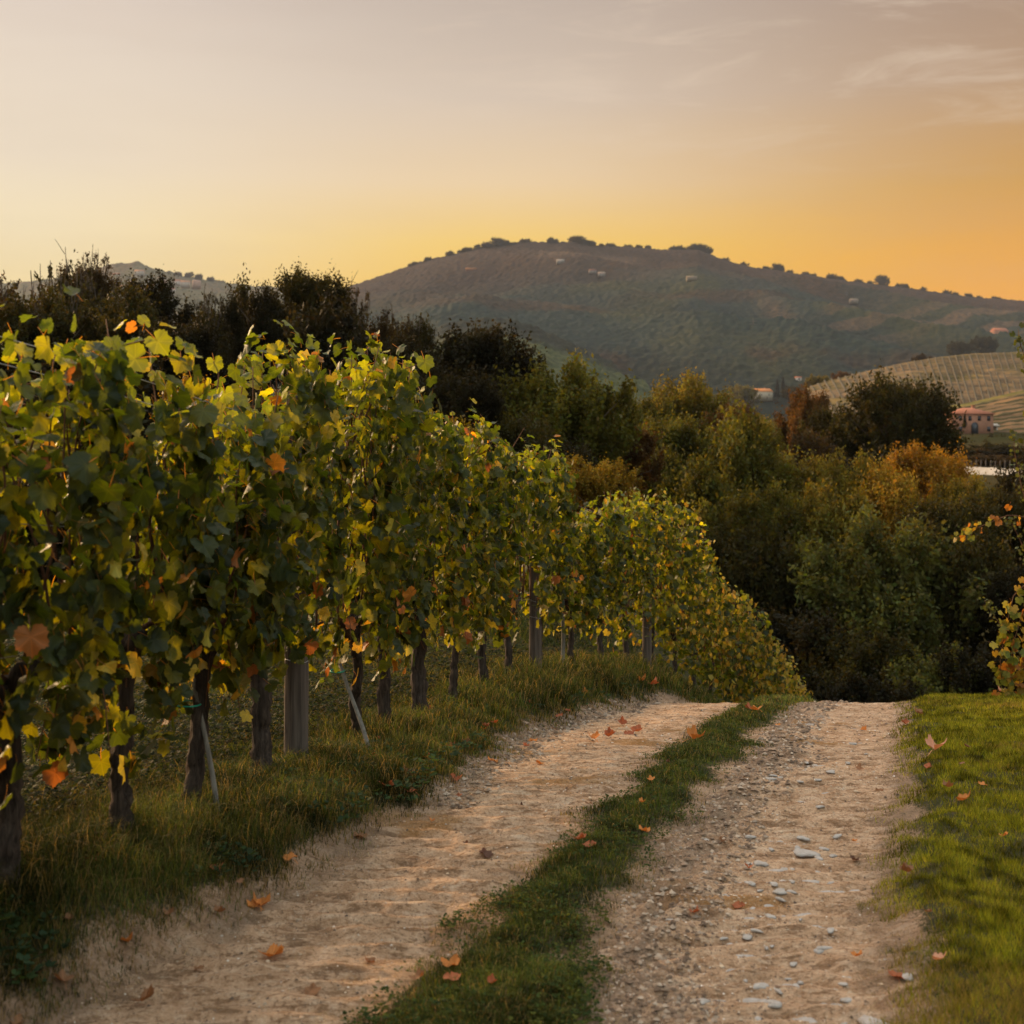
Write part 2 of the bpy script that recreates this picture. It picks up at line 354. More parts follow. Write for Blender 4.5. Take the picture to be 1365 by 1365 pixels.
def ground(x, y, micro=True):
    x = np.asarray(x, float); y = np.asarray(y, float)
    zr = ip(y, ROAD_Y, ROAD_Z); zr = (zr+ip(y-0.6, ROAD_Y, ROAD_Z)+ip(y+0.6, ROAD_Y, ROAD_Z))/3
    near = 1-sm(26, 34, y)
    # bank up to the vine row, then the land behind it
    rx = rowX(y); rz = rowZ(np.clip(y, -5, 30))
    vx = ip(y, *VX)
    bank = np.clip((vx-x)/np.maximum(vx-rx, 0.5), 0, 1); bank = bank**0.8
    zl = ip(y, LEFT_Y, LEFT_Z)
    behind = sm(0.6, 3.5, rx-x)
    zrow = np.where(y < 30, rz, zl)
    zl2 = zrow*(1-behind)+np.maximum(zl, zrow)*behind
    z = zr*(1-bank)+zl2*bank
    fl = 1-sm(-0.10, 0.10, x/np.maximum(y, 1)+0.02)
    zfar = zr*(1-fl)+zl*fl
    z = z*near+zfar*(1-near)
    if micro:
        n2 = 1-sm(22, 30, y)
        v, c, l = masks(x, y)
        z = z + n2*(0.045*sm(-0.05, 0.30, c)                       # crown of the track
            + 0.09*sm(-0.12, 0.35, l) + 0.02*sm(0.3, 2.0, l)       # lawn a little higher
            + 0.05*sm(-0.1, 0.25, v))
        z = z + n2*(0.02*fbm(x*0.9, y*0.9, 5, 3)+0.012*fbm(x*4, y*4, 6, 3))
        inr = 1-np.maximum(np.maximum(sm(-0.12, 0.05, v), sm(-0.10, 0.05, c)), sm(-0.05, 0.1, l))
        wy = y + 0.12*fbm(x*1.6, y*1.2, 8, 2) + 0.035*fbm(x*6, y*5, 9, 2)
        lug = np.sin(wy*2*pi/0.135)*(0.35+0.65*vn(x*2.5, y*1.6, 10))
        z = z + n2*inr*(0.019*lug + 0.018*fbm(x*7, y*20, 11, 4))
        bnk = sm(-0.45, -0.1, c)*(1-sm(-0.1, 0.0, c))*sm(0, 0.1, x-ip(y, *CR))
        z = z + n2*bnk*0.055*fbm(x*12, y*12, 12, 4)
        z = z + n2*(1-inr)*(0.014*fbm(x*11, y*11, 13, 3)+0.014*fbm(x*3.5, y*3.5, 14, 3))
    return z
def gz(x, y): return float(ground(np.array([x]), np.array([y]))[0])
def X_(px, d): return (px-682.5)/F*d
def Z_(py, d): return EYE+(600-py)/F*d

# near ground: one fine sheet, its faces shared out between the dirt track and the grassy ground
us = np.concatenate([np.linspace(-1.6, -0.52, 60, endpoint=False), np.linspace(-0.52, 0.52, 560, endpoint=False), np.linspace(0.52, 1.6, 60)])
ys = np.exp(np.linspace(math.log(2.2), math.log(30.0), 760))
Ug, Yg = np.meshgrid(us, ys); Xg = Ug*Yg
Zg = ground(Xg, Yg)
vv, cc, ll = masks(Xg, Yg)
nx = len(us); ny = len(ys)
base = (np.arange(ny-1)[:, None]*nx+np.arange(nx-1)[None, :])
quads = np.stack([base, base+1, base+nx+1, base+nx], -1).reshape(-1, 4)
grassy = ((vv > 0.0) | (cc > 0.0) | (ll > 0.0)); fg = grassy[:-1, :-1].ravel()
Vg = np.stack([Xg, Yg, Zg], -1).reshape(-1, 3)
bankc = (sm(-0.38, -0.02, cc)*sm(-0.05, 0.12, Xg-ip(Yg, *CR)) + sm(-0.22, 0.0, vv)*0.8 + sm(-0.08, 0.0, cc)*0.5 + sm(-0.12, 0, ll)*0.7).ravel()
bankc = np.clip(bankc*(0.55+0.9*vn(Xg*7, Yg*7, 40).ravel()), 0, 1)
soilc = np.maximum(np.maximum(sm(-0.04, 0.24, vv), sm(-0.03, 0.16, cc)), sm(-0.02, 0.25, ll)).ravel()
def submesh(name, sel, mat, kind='structure'):
    q = quads[sel]; used, inv = np.unique(q, return_inverse=True); q = inv.reshape(-1, 4)
    cc_ = np.zeros((len(used), 3)); cc_[:, 0] = bankc[used]; cc_[:, 1] = soilc[used]
    o = obj(name, mesh_np(name, Vg[used], [q], cc_, None, True), mat); o['kind'] = kind; return o
submesh('dirt_road', ~fg, M_dirt)
submesh('ground', fg, M_soil)
# ground under and behind the camera, and the valley out to the far side
def sheet(name, xs_fn, yarr, uarr, zf, mat, colf=None):
    U, Y = np.meshgrid(uarr, yarr); X = xs_fn(U, Y); Z = zf(X, Y)
    b = (np.arange(len(yarr)-1)[:, None]*len(uarr)+np.arange(len(uarr)-1)[None, :])
    q = np.stack([b, b+1, b+len(uarr)+1, b+len(uarr)], -1).reshape(-1, 4)
    c = colf(X, Y, U) if colf else np.full((X.size, 3), 0.1)
    o = obj(name, mesh_np(name, np.stack([X, Y, Z], -1).reshape(-1, 3), [q], c, None, True), mat); o['kind'] = 'structure'; return o
sheet('ground', lambda U, Y: U*30, np.linspace(-30, 2.2, 60), np.linspace(-1.3, 1.3, 80), lambda X, Y: ground(X, Y, False)-0.012, M_soil, lambda X, Y, U: np.stack([X*0, 0.9+X*0, X*0], -1).reshape(-1, 3))
yv = np.exp(np.linspace(math.log(29.7), math.log(7000), 170))
def zval(X, Y):
    z = ground(X, Y, False) - np.where(Y < 29.9, 0.02, 0)
    return z + sm(60, 200, Y)*1.2*fbm(X/60, Y/60, 50, 3)*np.minimum(Y/200, 1.5)
sheet('valley_floor', lambda U, Y: U*Y, yv, np.linspace(-1.6, 1.6, 260), zval, M_valley)

# ------------------------------------------------------------------ far hills
def hill(name, pxs, pys, pb, d0, d1, amp, mat=M_hill, rows=260, cols=620, colf=None, g=1.0, seed=0, bump=3.0, u0=None, u1=None, bl=14.0, back=True):
    u0 = pxs[0] if u0 is None else u0; u1 = pxs[-1] if u1 is None else u1
    PX = np.linspace(u0, u1, cols); t = np.linspace(0, 1, rows)
    P, T = np.meshgrid(PX, t)
    top = np.interp(P, pxs, pys); sm_top = top
    D = d0+(d1-d0)*T
    py = pb+(sm_top-pb)*(T**g)
    X = (P-682.5)/F*D; Z = EYE+(600-py)/F*D
    env = np.sin(np.clip(T, 0, 1)*pi)**0.7
    rid = fbm(X/ (amp*9), D/(amp*14), seed, 4)
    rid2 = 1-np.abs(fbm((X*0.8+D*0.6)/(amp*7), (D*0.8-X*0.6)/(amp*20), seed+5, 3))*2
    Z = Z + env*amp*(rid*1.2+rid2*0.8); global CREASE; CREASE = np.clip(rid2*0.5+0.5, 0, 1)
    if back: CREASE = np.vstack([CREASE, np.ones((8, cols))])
    Z = Z + bump*(np.abs(fbm(X/bl, D/bl, seed+9, 3))*1.0+0.6*fbm(X/(bl*0.45), D/(bl*0.45), seed+11, 2))*sm(0.0, 0.06, T)
    Y = D
    if back:
        k = 8; Xb = np.repeat(X[-1:], k, 0)*(1+np.linspace(0.02, 0.25, k)[:, None]); Yb = np.repeat(Y[-1:], k, 0)*(1+np.linspace(0.02, 0.25, k)[:, None])
        Zb = Z[-1:]-np.linspace(0.04, 1.1, k)[:, None]**1.2*(Z[-1:]+30)
        P = np.vstack([P, np.repeat(P[-1:], k, 0)]); T = np.vstack([T, np.ones((k, cols))]); py = np.vstack([py, np.repeat(py[-1:], k, 0)])
        X = np.vstack([X, Xb]); Y = np.vstack([Y, Yb]); Z = np.vstack([Z, Zb]); rows += k
    b = (np.arange(rows-1)[:, None]*cols+np.arange(cols-1)[None, :])
    q = np.stack([b, b+1, b+cols+1, b+cols], -1).reshape(-1, 4)
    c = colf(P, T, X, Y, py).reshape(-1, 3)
    o = obj(name, mesh_np(name, np.stack([X, Y, Z], -1).reshape(-1, 3), [q], c, None, True), mat); o['kind'] = 'structure'
    return X, Y, Z
def C3(a): return np.array(a, float)
def mixa(a, b, f): return a*(1-f[..., None])+b*f[..., None]
WOOD_C = C3((0.020, 0.026, 0.018)); WOOD_B = C3((0.042, 0.019, 0.009)); FIELD_C = C3((0.085, 0.052, 0.032)); OLIVE = C3((0.036, 0.034, 0.014))
def main_col(P, T, X, Y, py):
    c = np.ones(P.shape+(3,))*WOOD_C
    c = mixa(c, OLIVE, sm(0.0, 0.5, fbm(X/160, Y/260, 71, 3)))
    c = mixa(c, WOOD_B, sm(0.5, 0.85, T)*0.95)
    c = mixa(c, WOOD_B, sm(0.15, 0.5, fbm(X/90, Y/140, 72, 3))*0.6)
    c = c*np.array((0.85, 0.95, 1.15))*(0.18+0.8*sm(0.1, 0.95, CREASE))[..., None]  # shade of the folds and blue distance haze painted into the wood colour
    # reddish ploughed terraces low on the right, tan meadow near the top
    terr = np.exp(-((py-452)/16)**2)*sm(1060, 1150, P)*sm(1400, 1260, P)*0+np.exp(-((py-452-(1200-P)*0.03)/17)**2)*sm(1080, 1140, P)
    bands = sm(-0.2, 0.4, np.sin(py*0.75+fbm(P/60, py/20, 73, 2)*2.5))
    c = mixa(c, FIELD_C, np.clip(terr*bands, 0, 1)*0.85)
    c = mixa(c, FIELD_C*0.9, np.exp(-((py-350-(P-760)*0.04)/5)**2)*sm(690, 740, P)*(1-sm(830, 880, P))*0.8)
    c = mixa(c, FIELD_C*0.8, np.exp(-(((P-1040)-(py-450)*1.4)/16)**2)*np.exp(-((py-450)/26)**2)*0.6)
    return c
HX = [300, 420, 480, 520, 560, 600, 640, 665, 700, 740, 768, 800, 850, 880, 930, 965, 1000, 1060, 1120, 1180, 1240, 1300, 1365, 1500, 1800]
HY = [455, 398, 377, 364, 350, 340, 330, 327, 322, 323, 323, 328, 331, 334, 333, 348, 358, 366, 375, 381, 389, 398, 405, 422, 450]
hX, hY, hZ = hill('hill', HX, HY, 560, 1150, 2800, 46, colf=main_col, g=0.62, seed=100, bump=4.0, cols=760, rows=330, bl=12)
LXp = [-700, -300, -100, 0, 60, 110, 150, 185, 205, 240, 290, 330, 380, 420, 480, 560, 700, 900]
LYp = [420, 400, 372, 380, 374, 366, 352, 350, 358, 368, 376, 382, 385, 388, 400, 420, 450, 480]
def left_col(P, T, X, Y, py):
    c = np.ones(P.shape+(3,))*C3((0.075, 0.065, 0.035)); return mixa(c, FIELD_C, sm(0.1, 0.45, fbm(X/120, Y/200, 81, 3))*0.5)
hill('hill', LXp, LYp, 520, 1900, 3600, 22, colf=left_col, g=0.8, seed=200, bump=8.0, rows=200, cols=560, bl=24)
def spur_col(P, T, X, Y, py):
    c = np.ones(P.shape+(3,))*C3((0.045, 0.052, 0.022)); c = mixa(c, OLIVE*1.7, sm(0.0, 0.4, fbm(X/60, Y/70, 91, 3))); return mixa(c, C3((0.016, 0.018, 0.012)), sm(0.78, 0.92, T))
hill('hill_spur', [350, 480, 560, 600, 640, 680, 720, 780, 850, 910, 960, 1000], [520, 480, 445, 433, 425, 426, 440, 468, 500, 535, 566, 586], 590, 800, 1350, 9, colf=spur_col, g=0.8, seed=300, bump=5.0, rows=160, cols=420, bl=14)
# vineyard slope on the right, its far edge against the hill, and the lower brown slope beside the farmhouse
def vf_col(P, T, X, Y, py):
    c = np.ones(P.shape+(3,))*C3((0.135, 0.086, 0.045)); return mixa(c, C3((0.10, 0.072, 0.028)), sm(-0.1, 0.5, fbm(X/20, Y/30, 95, 3)))
VFx = [1050, 1064, 1074, 1100, 1150, 1200, 1250, 1300, 1365, 1450, 1600, 1800]; VFy = [566, 548, 517, 508, 496, 485, 476, 471, 469, 468, 470, 480]
hill('vineyard_slope', VFx, VFy, 565, 380, 640, 1.2, colf=vf_col, g=0.85, seed=400, bump=0.3, rows=90, cols=260)
def lf_col(P, T, X, Y, py):
    c = np.ones(P.shape+(3,))*C3((0.13, 0.078, 0.04)); c = mixa(c, C3((0.09, 0.075, 0.03)), sm(0, 0.6, fbm(X/15, Y/15, 96, 3)))
    return mixa(c, C3((0.11, 0.09, 0.025)), sm(0.9, 0.97, T))
LFx = [1120, 1180, 1240, 1290, 1330, 1365, 1450, 1700]; LFy = [590, 560, 545, 537, 528, 520, 505, 500]
hill('ploughed_slope', LFx, LFy, 604, 300, 375, 0.5, colf=lf_col, g=0.9, seed=500, bump=0.2, rows=60, cols=200)

# ------------------------------------------------------------------ leaf templates
ANG = [0, 7, 14, 20, 27, 33, 41, 47, 53, 60, 67, 75, 83, 90, 98, 106, 114, 124, 134, 144, 155, 166, 175]
RAD = [1.0, .86, .90, .78, .74, .73, .84, .80, .92, .81, .84, .72, .68, .70, .79, .71, .80, .70, .74, .63, .60, .50, .20]
def leaf_outline(lod):
    if lod == 0: a, r = list(ANG), list(RAD)
    elif lod == 1: a, r = [0, 14, 27, 53, 67, 83, 106, 134, 160, 176], [1, .86, .73, .92, .80, .68, .79, .72, .58, .2]
    else: a, r = [0, 28, 53, 85, 115, 160], [1, .74, .9, .7, .76, .5]
    th = [radians_ for radians_ in a]; A = a + [360-v for v in reversed(a[1:])]; Rr = r + list(reversed(r[1:]))
    return np.radians(np.array(A, float)), np.array(Rr, float)
def leaf_template(lod, fold=0.18, droop=0.28, cup=0.0, seed=0, curl=0.0):
    A, Rr = leaf_outline(lod); n = len(A); g = np.random.default_rng(seed)
    sc = 0.5
    x = np.cos(A)*Rr; y = np.sin(A)*Rr
    pts = [(0, 0)]; 
    if lod == 0:
        pts += list(zip(x*0.55, y*0.55)); pts += list(zip(x, y))
        j = np.arange(n); k = (j+1) % n
        F3 = [np.stack([np.zeros(n, int), 1+j, 1+k], -1)]
        F3 += [np.stack([1+j, 1+n+j, 1+n+k], -1), np.stack([1+j, 1+n+k, 1+k], -1)]
    else:
        pts += list(zip(x, y)); j = np.arange(n); k = (j+1) % n
        F3 = [np.stack([np.zeros(n, int), 1+j, 1+k], -1)]
    P = np.array(pts, float)
    ph = g.random()*6
    rr = np.hypot(P[:, 0], P[:, 1]); aa = np.arctan2(P[:, 1], P[:, 0])
    Z = -droop*P[:, 0]*np.abs(P[:, 0]) - fold*np.abs(P[:, 1])**1.2 + 0.07*np.sin(aa*5+ph)*rr + 0.05*np.sin(aa*2+ph*2)*rr + curl*rr**2.2*(1+0.6*np.sin(aa*3+ph))
    V = np.stack([P[:, 0]*(1-curl*0.35*rr), P[:, 1]*(1-curl*0.45*rr), Z], -1)*sc*1.05
    # petiole as a thin strip going back from the blade
    nv = len(V); w = 0.011
    pet = np.array([(0, -w, 0), (0, w, 0), (-0.30, w, -0.05), (-0.30, -w, -0.05), (-0.55, w, -0.16), (-0.55, -w, -0.16)])
    V = np.vstack([V, pet]); F3.append(np.array([(nv, nv+1, nv+2), (nv, nv+2, nv+3), (nv+3, nv+2, nv+4), (nv+3, nv+4, nv+5)]))
    uv = np.vstack([P, np.full((6, 2), 0.0)])
    isp = np.zeros(len(V), bool); isp[nv:] = True
    return V, np.vstack(F3), uv, isp
TEMPL = {l: [leaf_template(l, f, d, 0, s, c) for s, (f, d, c) in enumerate([(.16, .25, 0), (.42, .15, 0), (-.25, .4, .15), (.28, .45, .4), (-.12, .2, .1)])] for l in (0, 1, 2)}
DRYT = [leaf_template(0, (-0.4, 0.35, -0.25, -0.55)[s], (0.1, 0.3, -0.35, 0.15)[s], 0, 20+s, c) for s, c in enumerate((0.30, 0.45, 0.38, 0.55))]
for V_, F_, U_, I_ in DRYT:
    q_ = vn(V_[:, 0]*5+V_[0, 1], V_[:, 1]*5, 3+len(V_))-.5; V_[:, 2] = V_[:, 2]*0.8+0.16*q_; V_[:, 0] *= 0.9+0.5*(vn(V_[:, 1]*3, V_[:, 0]*3, 9)-.5)
def unit(v): return v/(np.linalg.norm(v, axis=-1, keepdims=True)+1e-9)
def build_leaves(name, P, Nn, Tp, size, col, lod, g):
    """P: petiole joint, Nn: blade normals, Tp: tip directions"""
    Nn = unit(Nn); Tp = unit(Tp-(Tp*Nn).sum(-1, keepdims=True)*Nn); B = np.cross(Nn, Tp)
    which = g.integers(0, 5, len(P)); VV = []; FF = []; CC = []; UU = []; o = 0
    for k in range(5):
        m = which == k
        if not m.any(): continue
        T, F3, uv, isp = TEMPL[lod][k]; n = m.sum()
        W = P[m][:, None, :] + size[m][:, None, None]*(T[None, :, 0:1]*Tp[m][:, None, :]+T[None, :, 1:2]*B[m][:, None, :]+T[None, :, 2:3]*Nn[m][:, None, :])
        c = np.repeat(col[m][:, None, :], len(T), 1); c[:, isp, :] = np.array((0.14, 0.07, 0.03))
        VV.append(W.reshape(-1, 3)); CC.append(c.reshape(-1, 3)); UU.append(np.tile(uv, (n, 1)))
        FF.append((F3[None]+(np.arange(n)*len(T))[:, None, None]).reshape(-1, 3)+o); o += n*len(T)
    return mesh_np(name, np.vstack(VV), [np.vstack(FF)], np.vstack(CC), np.vstack(UU), True)

# ------------------------------------------------------------------ the vine row
TOPY = [3.0, 4.0, 4.6, 5.2, 5.3, 5.45, 6.12, 6.3, 6.5, 7.0, 8.2, 8.85, 9.1, 10.2, 11.2, 12.2, 13.2, 13.8, 14.1, 15.4, 15.8, 17.0, 18.8, 19.4, 20.5, 22, 24.3, 26]
TOPZ = [2.0, 2.08, 2.13, 2.18, 2.18, 1.86, 1.86, 2.26, 2.32, 2.38, 2.36, 2.30, 2.02, 1.93, 1.86, 1.80, 1.76, 1.70, 0.98, 0.92, 1.20, 1.24, 0.82, 0.26, -0.36, -1.0, -2.35, -3.3]
def topZ(y): return ip(y, TOPY, TOPZ)
GREENS = np.array([(0.026, 0.038, 0.012), (0.040, 0.051, 0.011), (0.018, 0.028, 0.012), (0.072, 0.076, 0.012), (0.026, 0.038, 0.016)])
YELL = np.array([(0.50, 0.30, 0.03), (0.48, 0.20, 0.03), (0.42, 0.36, 0.05), (0.34, 0.12, 0.03), (0.55, 0.38, 0.04)])
def row_frame(y):
    t = Vector((float(rowX(y+0.3)-rowX(y-0.3)), 0.6, 0)).normalized(); return t, Vector((t.y, -t.x, 0))     # tangent, normal to the track side
def vine(y, label, half=0.46, dens=1.0, yel=0.05, trunk=True, lean=0.0, thick=0.045, bottom=0.52):
    g = np.random.default_rng(int(y*1000)); x = float(rowX(y)); z0 = float(ground(np.array([x]), np.array([y]))[0])-0.02
    t, nrm = row_frame(y); t = np.array(t); nr = np.array(nrm)
    root = thing('grapevine', (x, y, z0), label, 'grapevine', 'grapevines trained along the wire row')
    o = np.array((x, y, z0))
    lod = 0 if y < 10.8 else (1 if y < 17 else 2)
    # trunk
    hz = 0.74+0.06*g.random()
    mb = MB(); n = 26; s = np.linspace(0, 1, n)
    wob = np.cumsum(g.normal(0, 0.0055, (n, 2)), 0)
    P = np.stack([lean*(1-s)*t[0]+wob[:, 0], lean*(1-s)*t[1]+wob[:, 1], s*hz], -1); P[:, :2] -= P[-1, :2]*0.0
    r = thick*(1.10-0.42*s+0.75*sm(0.80, 0.95, s)+0.04*np.sin(s*15+y)); mb.tube(P, r*0.82, 15, rough=0.42, seed=int(y*77))
    for k in range(3):                                              # knuckles of the old head
        a = g.random()*6.28; q = P[-1]+np.array((cos(a)*0.03, sin(a)*0.03, -0.02))
        d = np.array((cos(a)*0.3, sin(a)*0.3, 0.5)); mb.tube([q, q+d*0.08, q+d*0.17], [0.034, 0.03, 0.016], 8, rough=0.3, seed=k)
    obj('trunk', mb.mesh('trunk', True), M_bark, root)
    head = P[-1]
    # canes: arms along the wire and shoots going up
    cb = MB()
    for sg in (-1, 1):
        q = [head+(0, 0, -0.02)]+[head+t*sg*half*f+np.array((0, 0, 0.05*sin(f*2)+0.02)) for f in (0.25, 0.5, 0.8, 1.05)]
        cb.tube(np.array(q), [0.016, 0.013, 0.011, 0.009, 0.007], 6, rough=0.2, seed=3)
    shoots = []
    for k in range(11):
        f = (k-5)/5*half*1.1; top = float(topZ(y+f*t[1]))-z0
        b = head+t*f+np.array((0, 0, 0.05)); ex = g.normal(0, 0.12, 3); hh = top-b[2]-g.random()*0.3+(0.12 if g.random() < 0.25 else 0)
        q = np.array([b+ex*np.array((1, 1, 0))*u**1.3*1.0+nr*0.05*sin(u*4+k)+np.array((0, 0, hh*u)) for u in np.linspace(0, 1, 9)])
        shoots.append(q); cb.tube(q, np.linspace(0.0065, 0.0025, 9), 5)
    for k in range(4):                                              # old hanging shoots in the fruit zone
        f = g.uniform(-half, half); b = head+t*f+nr*g.uniform(-0.1, 0.15)+np.array((0, 0, g.uniform(0.1, 0.5)))
        q = np.array([b+nr*g.uniform(0.02, 0.1)*u+t*g.normal(0, 0.12)*u+np.array((0, 0, -0.45*u*u)) for u in np.linspace(0, 1, 5)])
        cb.tube(q, np.linspace(0.004, 0.002, 5), 4)
    obj('cane', cb.mesh('cane', True), M_cane, root)
    # leaves
    n = int((1000 if y < 12 else 760)*dens*(half/0.46))
    f = g.uniform(-half*1.22, half*1.22, n); yy = y+f*t[1]; top = topZ(yy)-z0-0.08+0.16*np.cos(f/half*pi)+0.13*fbm(yy*2.6, yy*0, 66, 3)+0.05*g.normal(size=n)
    h01 = g.random(n)**0.86; bot = bottom+0.10*np.sin(yy*7.3)+0.10*np.sin(yy*17+1)
    hz_ = bot+(top-bot)*h01
    # billowing face: pockets and bulges
    bul = 0.11*np.cos(f/half*pi)-0.02+0.11*fbm(yy*1.9, hz_*1.9, 61, 3)
    side = np.where(g.random(n) < 0.66, 1.0, -1.0)
    wdt = (0.20+0.07*np.sin(h01*pi)-0.09*sm(0.85, 1, h01)-0.06*(1-sm(0, .2, h01)))
    dep = side*(wdt+bul*side)*(1-0.55*g.random(n)**2.2)+g.normal(0, 0.03, n)
    P = head[None]*np.array((1, 1, 0))+t[None]*f[:, None]+nr[None]*dep[:, None]; P[:, 2] = hz_
    No = nr[None]*(side*g.uniform(0.5, 1.1, n))[:, None]+g.normal(0, 0.52, (n, 3))+np.array((0, 0, 1.0))[None]*(0.18+0.75*sm(0.88, 1.0, h01))[:, None]
    Tp = np.array((0, 0, -1.0))[None]+g.normal(0, 0.42, (n, 3))+nr[None]*(side*0.3)[:, None]
    Tp[h01 > 0.93] = g.normal(0, 0.8, (np.count_nonzero(h01 > 0.93), 3))
    size = g.uniform(0.08, 0.145, n)*(1-0.28*sm(0.85, 1, h01))
    col = GREENS[g.integers(0, 5, n)]*g.uniform(0.75, 1.25, (n, 1))
    yfr = yel*(0.25+2.6*sm(0.30, 0.0, h01)+0.7*sm(0.85, 1, h01)) if y < 17 else yel*np.ones(n)
    isy = g.random(n) < yfr
    lp = 682.5+F*(o[0]+P[:, 0])/(o[1]+P[:, 1])
    for pxp, yp, hw, hm in ((703, 13.3, 13, 1.15), (395, 7.1, 20, 0.62), (853, 17.2, 9, 0.8)):       # the hedge is thin round the posts
        cut = (np.abs(lp-pxp) < hw)&(o[1]+P[:, 1] < yp)&(P[:, 2] < hm); size[cut] = 0.001
    # shoot tips with small leaves standing above the hedge
    tp = []; tn = []; tt = []; ts = []
    for q in shoots:
        for u in (0.72, 0.80, 0.87, 0.93, 0.98):
            i = min(int(u*8), 7); w = u*8-i; p = q[i]*(1-w)+q[i+1]*w
            d = g.normal(0, 1, 3); d[2] *= 0.3; d = d/np.linalg.norm(d); s = g.uniform(0.07, 0.125)*(1.15-0.35*u)
            tp.append(p+d*s*0.5); tt.append(d+np.array((0, 0, -0.6))); tn.append(np.array((0, 0, 0.8))+g.normal(0, 0.6, 3)-d*0.2); ts.append(s)
    col = col*(1+0.4*sm(0.72, 1.0, h01))[:, None]*np.array((1.06, 1, .9))  # sunlit glow of the canopy top painted into its leaf colours
    tc_ = GREENS[g.integers(0, 5, len(tp))]*g.uniform(1.5, 2.4, (len(tp), 1))*np.array((1.25, 1.1, 0.9))  # tips coloured brighter and warmer, painting in the same glow
    A = lambda a, b: np.vstack([a, b])
    gm = ~isy
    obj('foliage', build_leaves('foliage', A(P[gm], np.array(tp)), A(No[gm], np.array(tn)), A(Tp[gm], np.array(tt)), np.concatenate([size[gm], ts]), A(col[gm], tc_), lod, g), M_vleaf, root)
    if isy.sum() > 0:
        cy = YELL[g.integers(0, 5, n)]*g.uniform(0.5, 1.0, (n, 1))
        if y > 17: cy = cy*0.35+np.array((0.30, 0.24, 0.03))*0.65*g.uniform(.6, 1.1, (n, 1))
        o2 = obj('autumn_leaves', build_leaves('autumn_leaves', P[isy]+nr*0.03, No[isy], Tp[isy], size[isy]*0.95, cy[isy], lod, g), M_yleaf, root)
        o2['label'] = 'yellow and rust coloured autumn leaves'
    return root, head, z0
VINES = [
 (3.72, 'grapevine out at the left edge, only its dark leaves showing', .42, 1.0, .10, False, 0, .05),
 (4.39, 'grapevine with dark thick trunk at the very left edge of the photo', .42, 1.0, .10, True, 0, .052),
 (5.12, 'grapevine with gnarled club-headed trunk, second trunk from the left edge', .42, 1.0, .08, True, 0.02, .046),
 (5.77, 'grapevine tied with green string to a thin leaning stake', .42, 1.0, .07, True, -0.05, .045),
 (6.55, 'grapevine with thick shaggy trunk immediately left of the broad wooden post', .46, 1.0, .08, True, 0.0, .058),
 (7.75, 'grapevine leaning hard to the left, just right of the broad wooden post', .52, 1.0, .07, True, 0.30, .042),
 (8.49, 'grapevine with upright shaggy trunk, next after the leaning one', .44, 1.0, .06, True, 0.02, .045),
 (9.35, 'grapevine with thick dark trunk midway between the two wooden posts', .46, 1.0, .06, True, 0.0, .06),
 (10.3, 'grapevine with slim dark trunk, two before the slender grey post', .48, 1.0, .08, True, -0.03, .038),
 (11.25, 'grapevine with orange leaf sprig on top, nearest left of the slender grey post', .48, 1.05, .07, True, 0.02, .045),
 (12.25, 'grapevine wrapped round the slender grey post, trunk hidden by leaves', .5, 1.1, .07, True, 0, .04),
 (13.5, 'grapevine with bright yellow-green leaves right of the slender grey post', .55, 1.15, .09, True, 0, .04),
 (14.6, 'grapevine at the dip in the hedge behind the thin dark stake', .5, 1.1, .12, True, 0, .04),
 (15.6, 'grapevine where the row steps up again past the thin dark stake', .5, 1.2, .12, True, 0, .04),
 (16.5, 'grapevine with a bunch of orange leaves low down, left of the far short post', .5, 1.2, .16, True, 0, .04),
 (17.4, 'grapevine over the far short post at the tall end of the hedge', .5, 1.2, .16, True, 0, .04),
 (18.3, 'grapevine on the shoulder where the far hedge begins to drop', .5, 1.2, .16, True, 0, .04),
 (19.2, 'grapevine on the falling hedge directly above the end of the left wheel track', .5, 1.2, .2, True, 0, .04),
 (20.1, 'grapevine on the falling hedge with yellow leaves hanging to the track end', .5, 1.2, .28, True, 0, .04),
 (21.0, 'grapevine with yellowing top, right side of the falling hedge', .5, 1.2, .34, True, 0, .04),
 (21.9, 'mostly yellow grapevine at the right flank of the falling hedge', .5, 1.2, .42, True, 0, .04),
 (22.9, 'low yellow grapevine behind the grassy crest of the track', .52, 1.2, .5, True, 0, .04),
 (23.9, 'bright yellow grapevine near the bottom end of the row', .52, 1.2, .58, True, 0, .04),
 (24.9, 'last grapevine of the row, only yellow tips above the crest', .52, 1.2, .62, True, 0, .04),
]
VR = {}
for (y, lab, half, dens, yel, tr, lean, th) in VINES: VR[y] = vine(y, lab, half, dens, yel*(1 if y < 14 else 0.5 if y < 18 else 0.8), tr, lean, th, 0.45 if y < 5.3 else 0.60 if y < 12 else 0.55 if y < 16 else 0.4)

def wild_cane(vy, d, pxs, leaves):
    root, head, z0 = VR[vy]; o = np.array(root.location); P = np.array([(X_(px, d), d+dd, Z_(py, d)) for px, py, dd in pxs])-o
    k = np.linspace(0, len(P)-1, 14); Q = np.stack([np.interp(k, np.arange(len(P)), P[:, a]) for a in range(3)], -1); cb = MB(); cb.tube(Q, np.linspace(.0065, .0022, 14), 6); obj('cane', cb.mesh('cane', True), M_cane, root)
    g = np.random.default_rng(int(vy*100)); A = []; 
    for (px, py, s_, nx_, tx, tz, c) in leaves: A.append((np.array((X_(px, d), d, Z_(py, d)))-o, (nx_, -1, .3), (tx, 0, tz), s_, c))
    obj('foliage', build_leaves('foliage', np.array([a[0] for a in A]), np.array([a[1] for a in A], float), np.array([a[2] for a in A], float), np.array([a[3] for a in A]), np.array([a[4] for a in A], float), 0, g), M_vleaf, root)
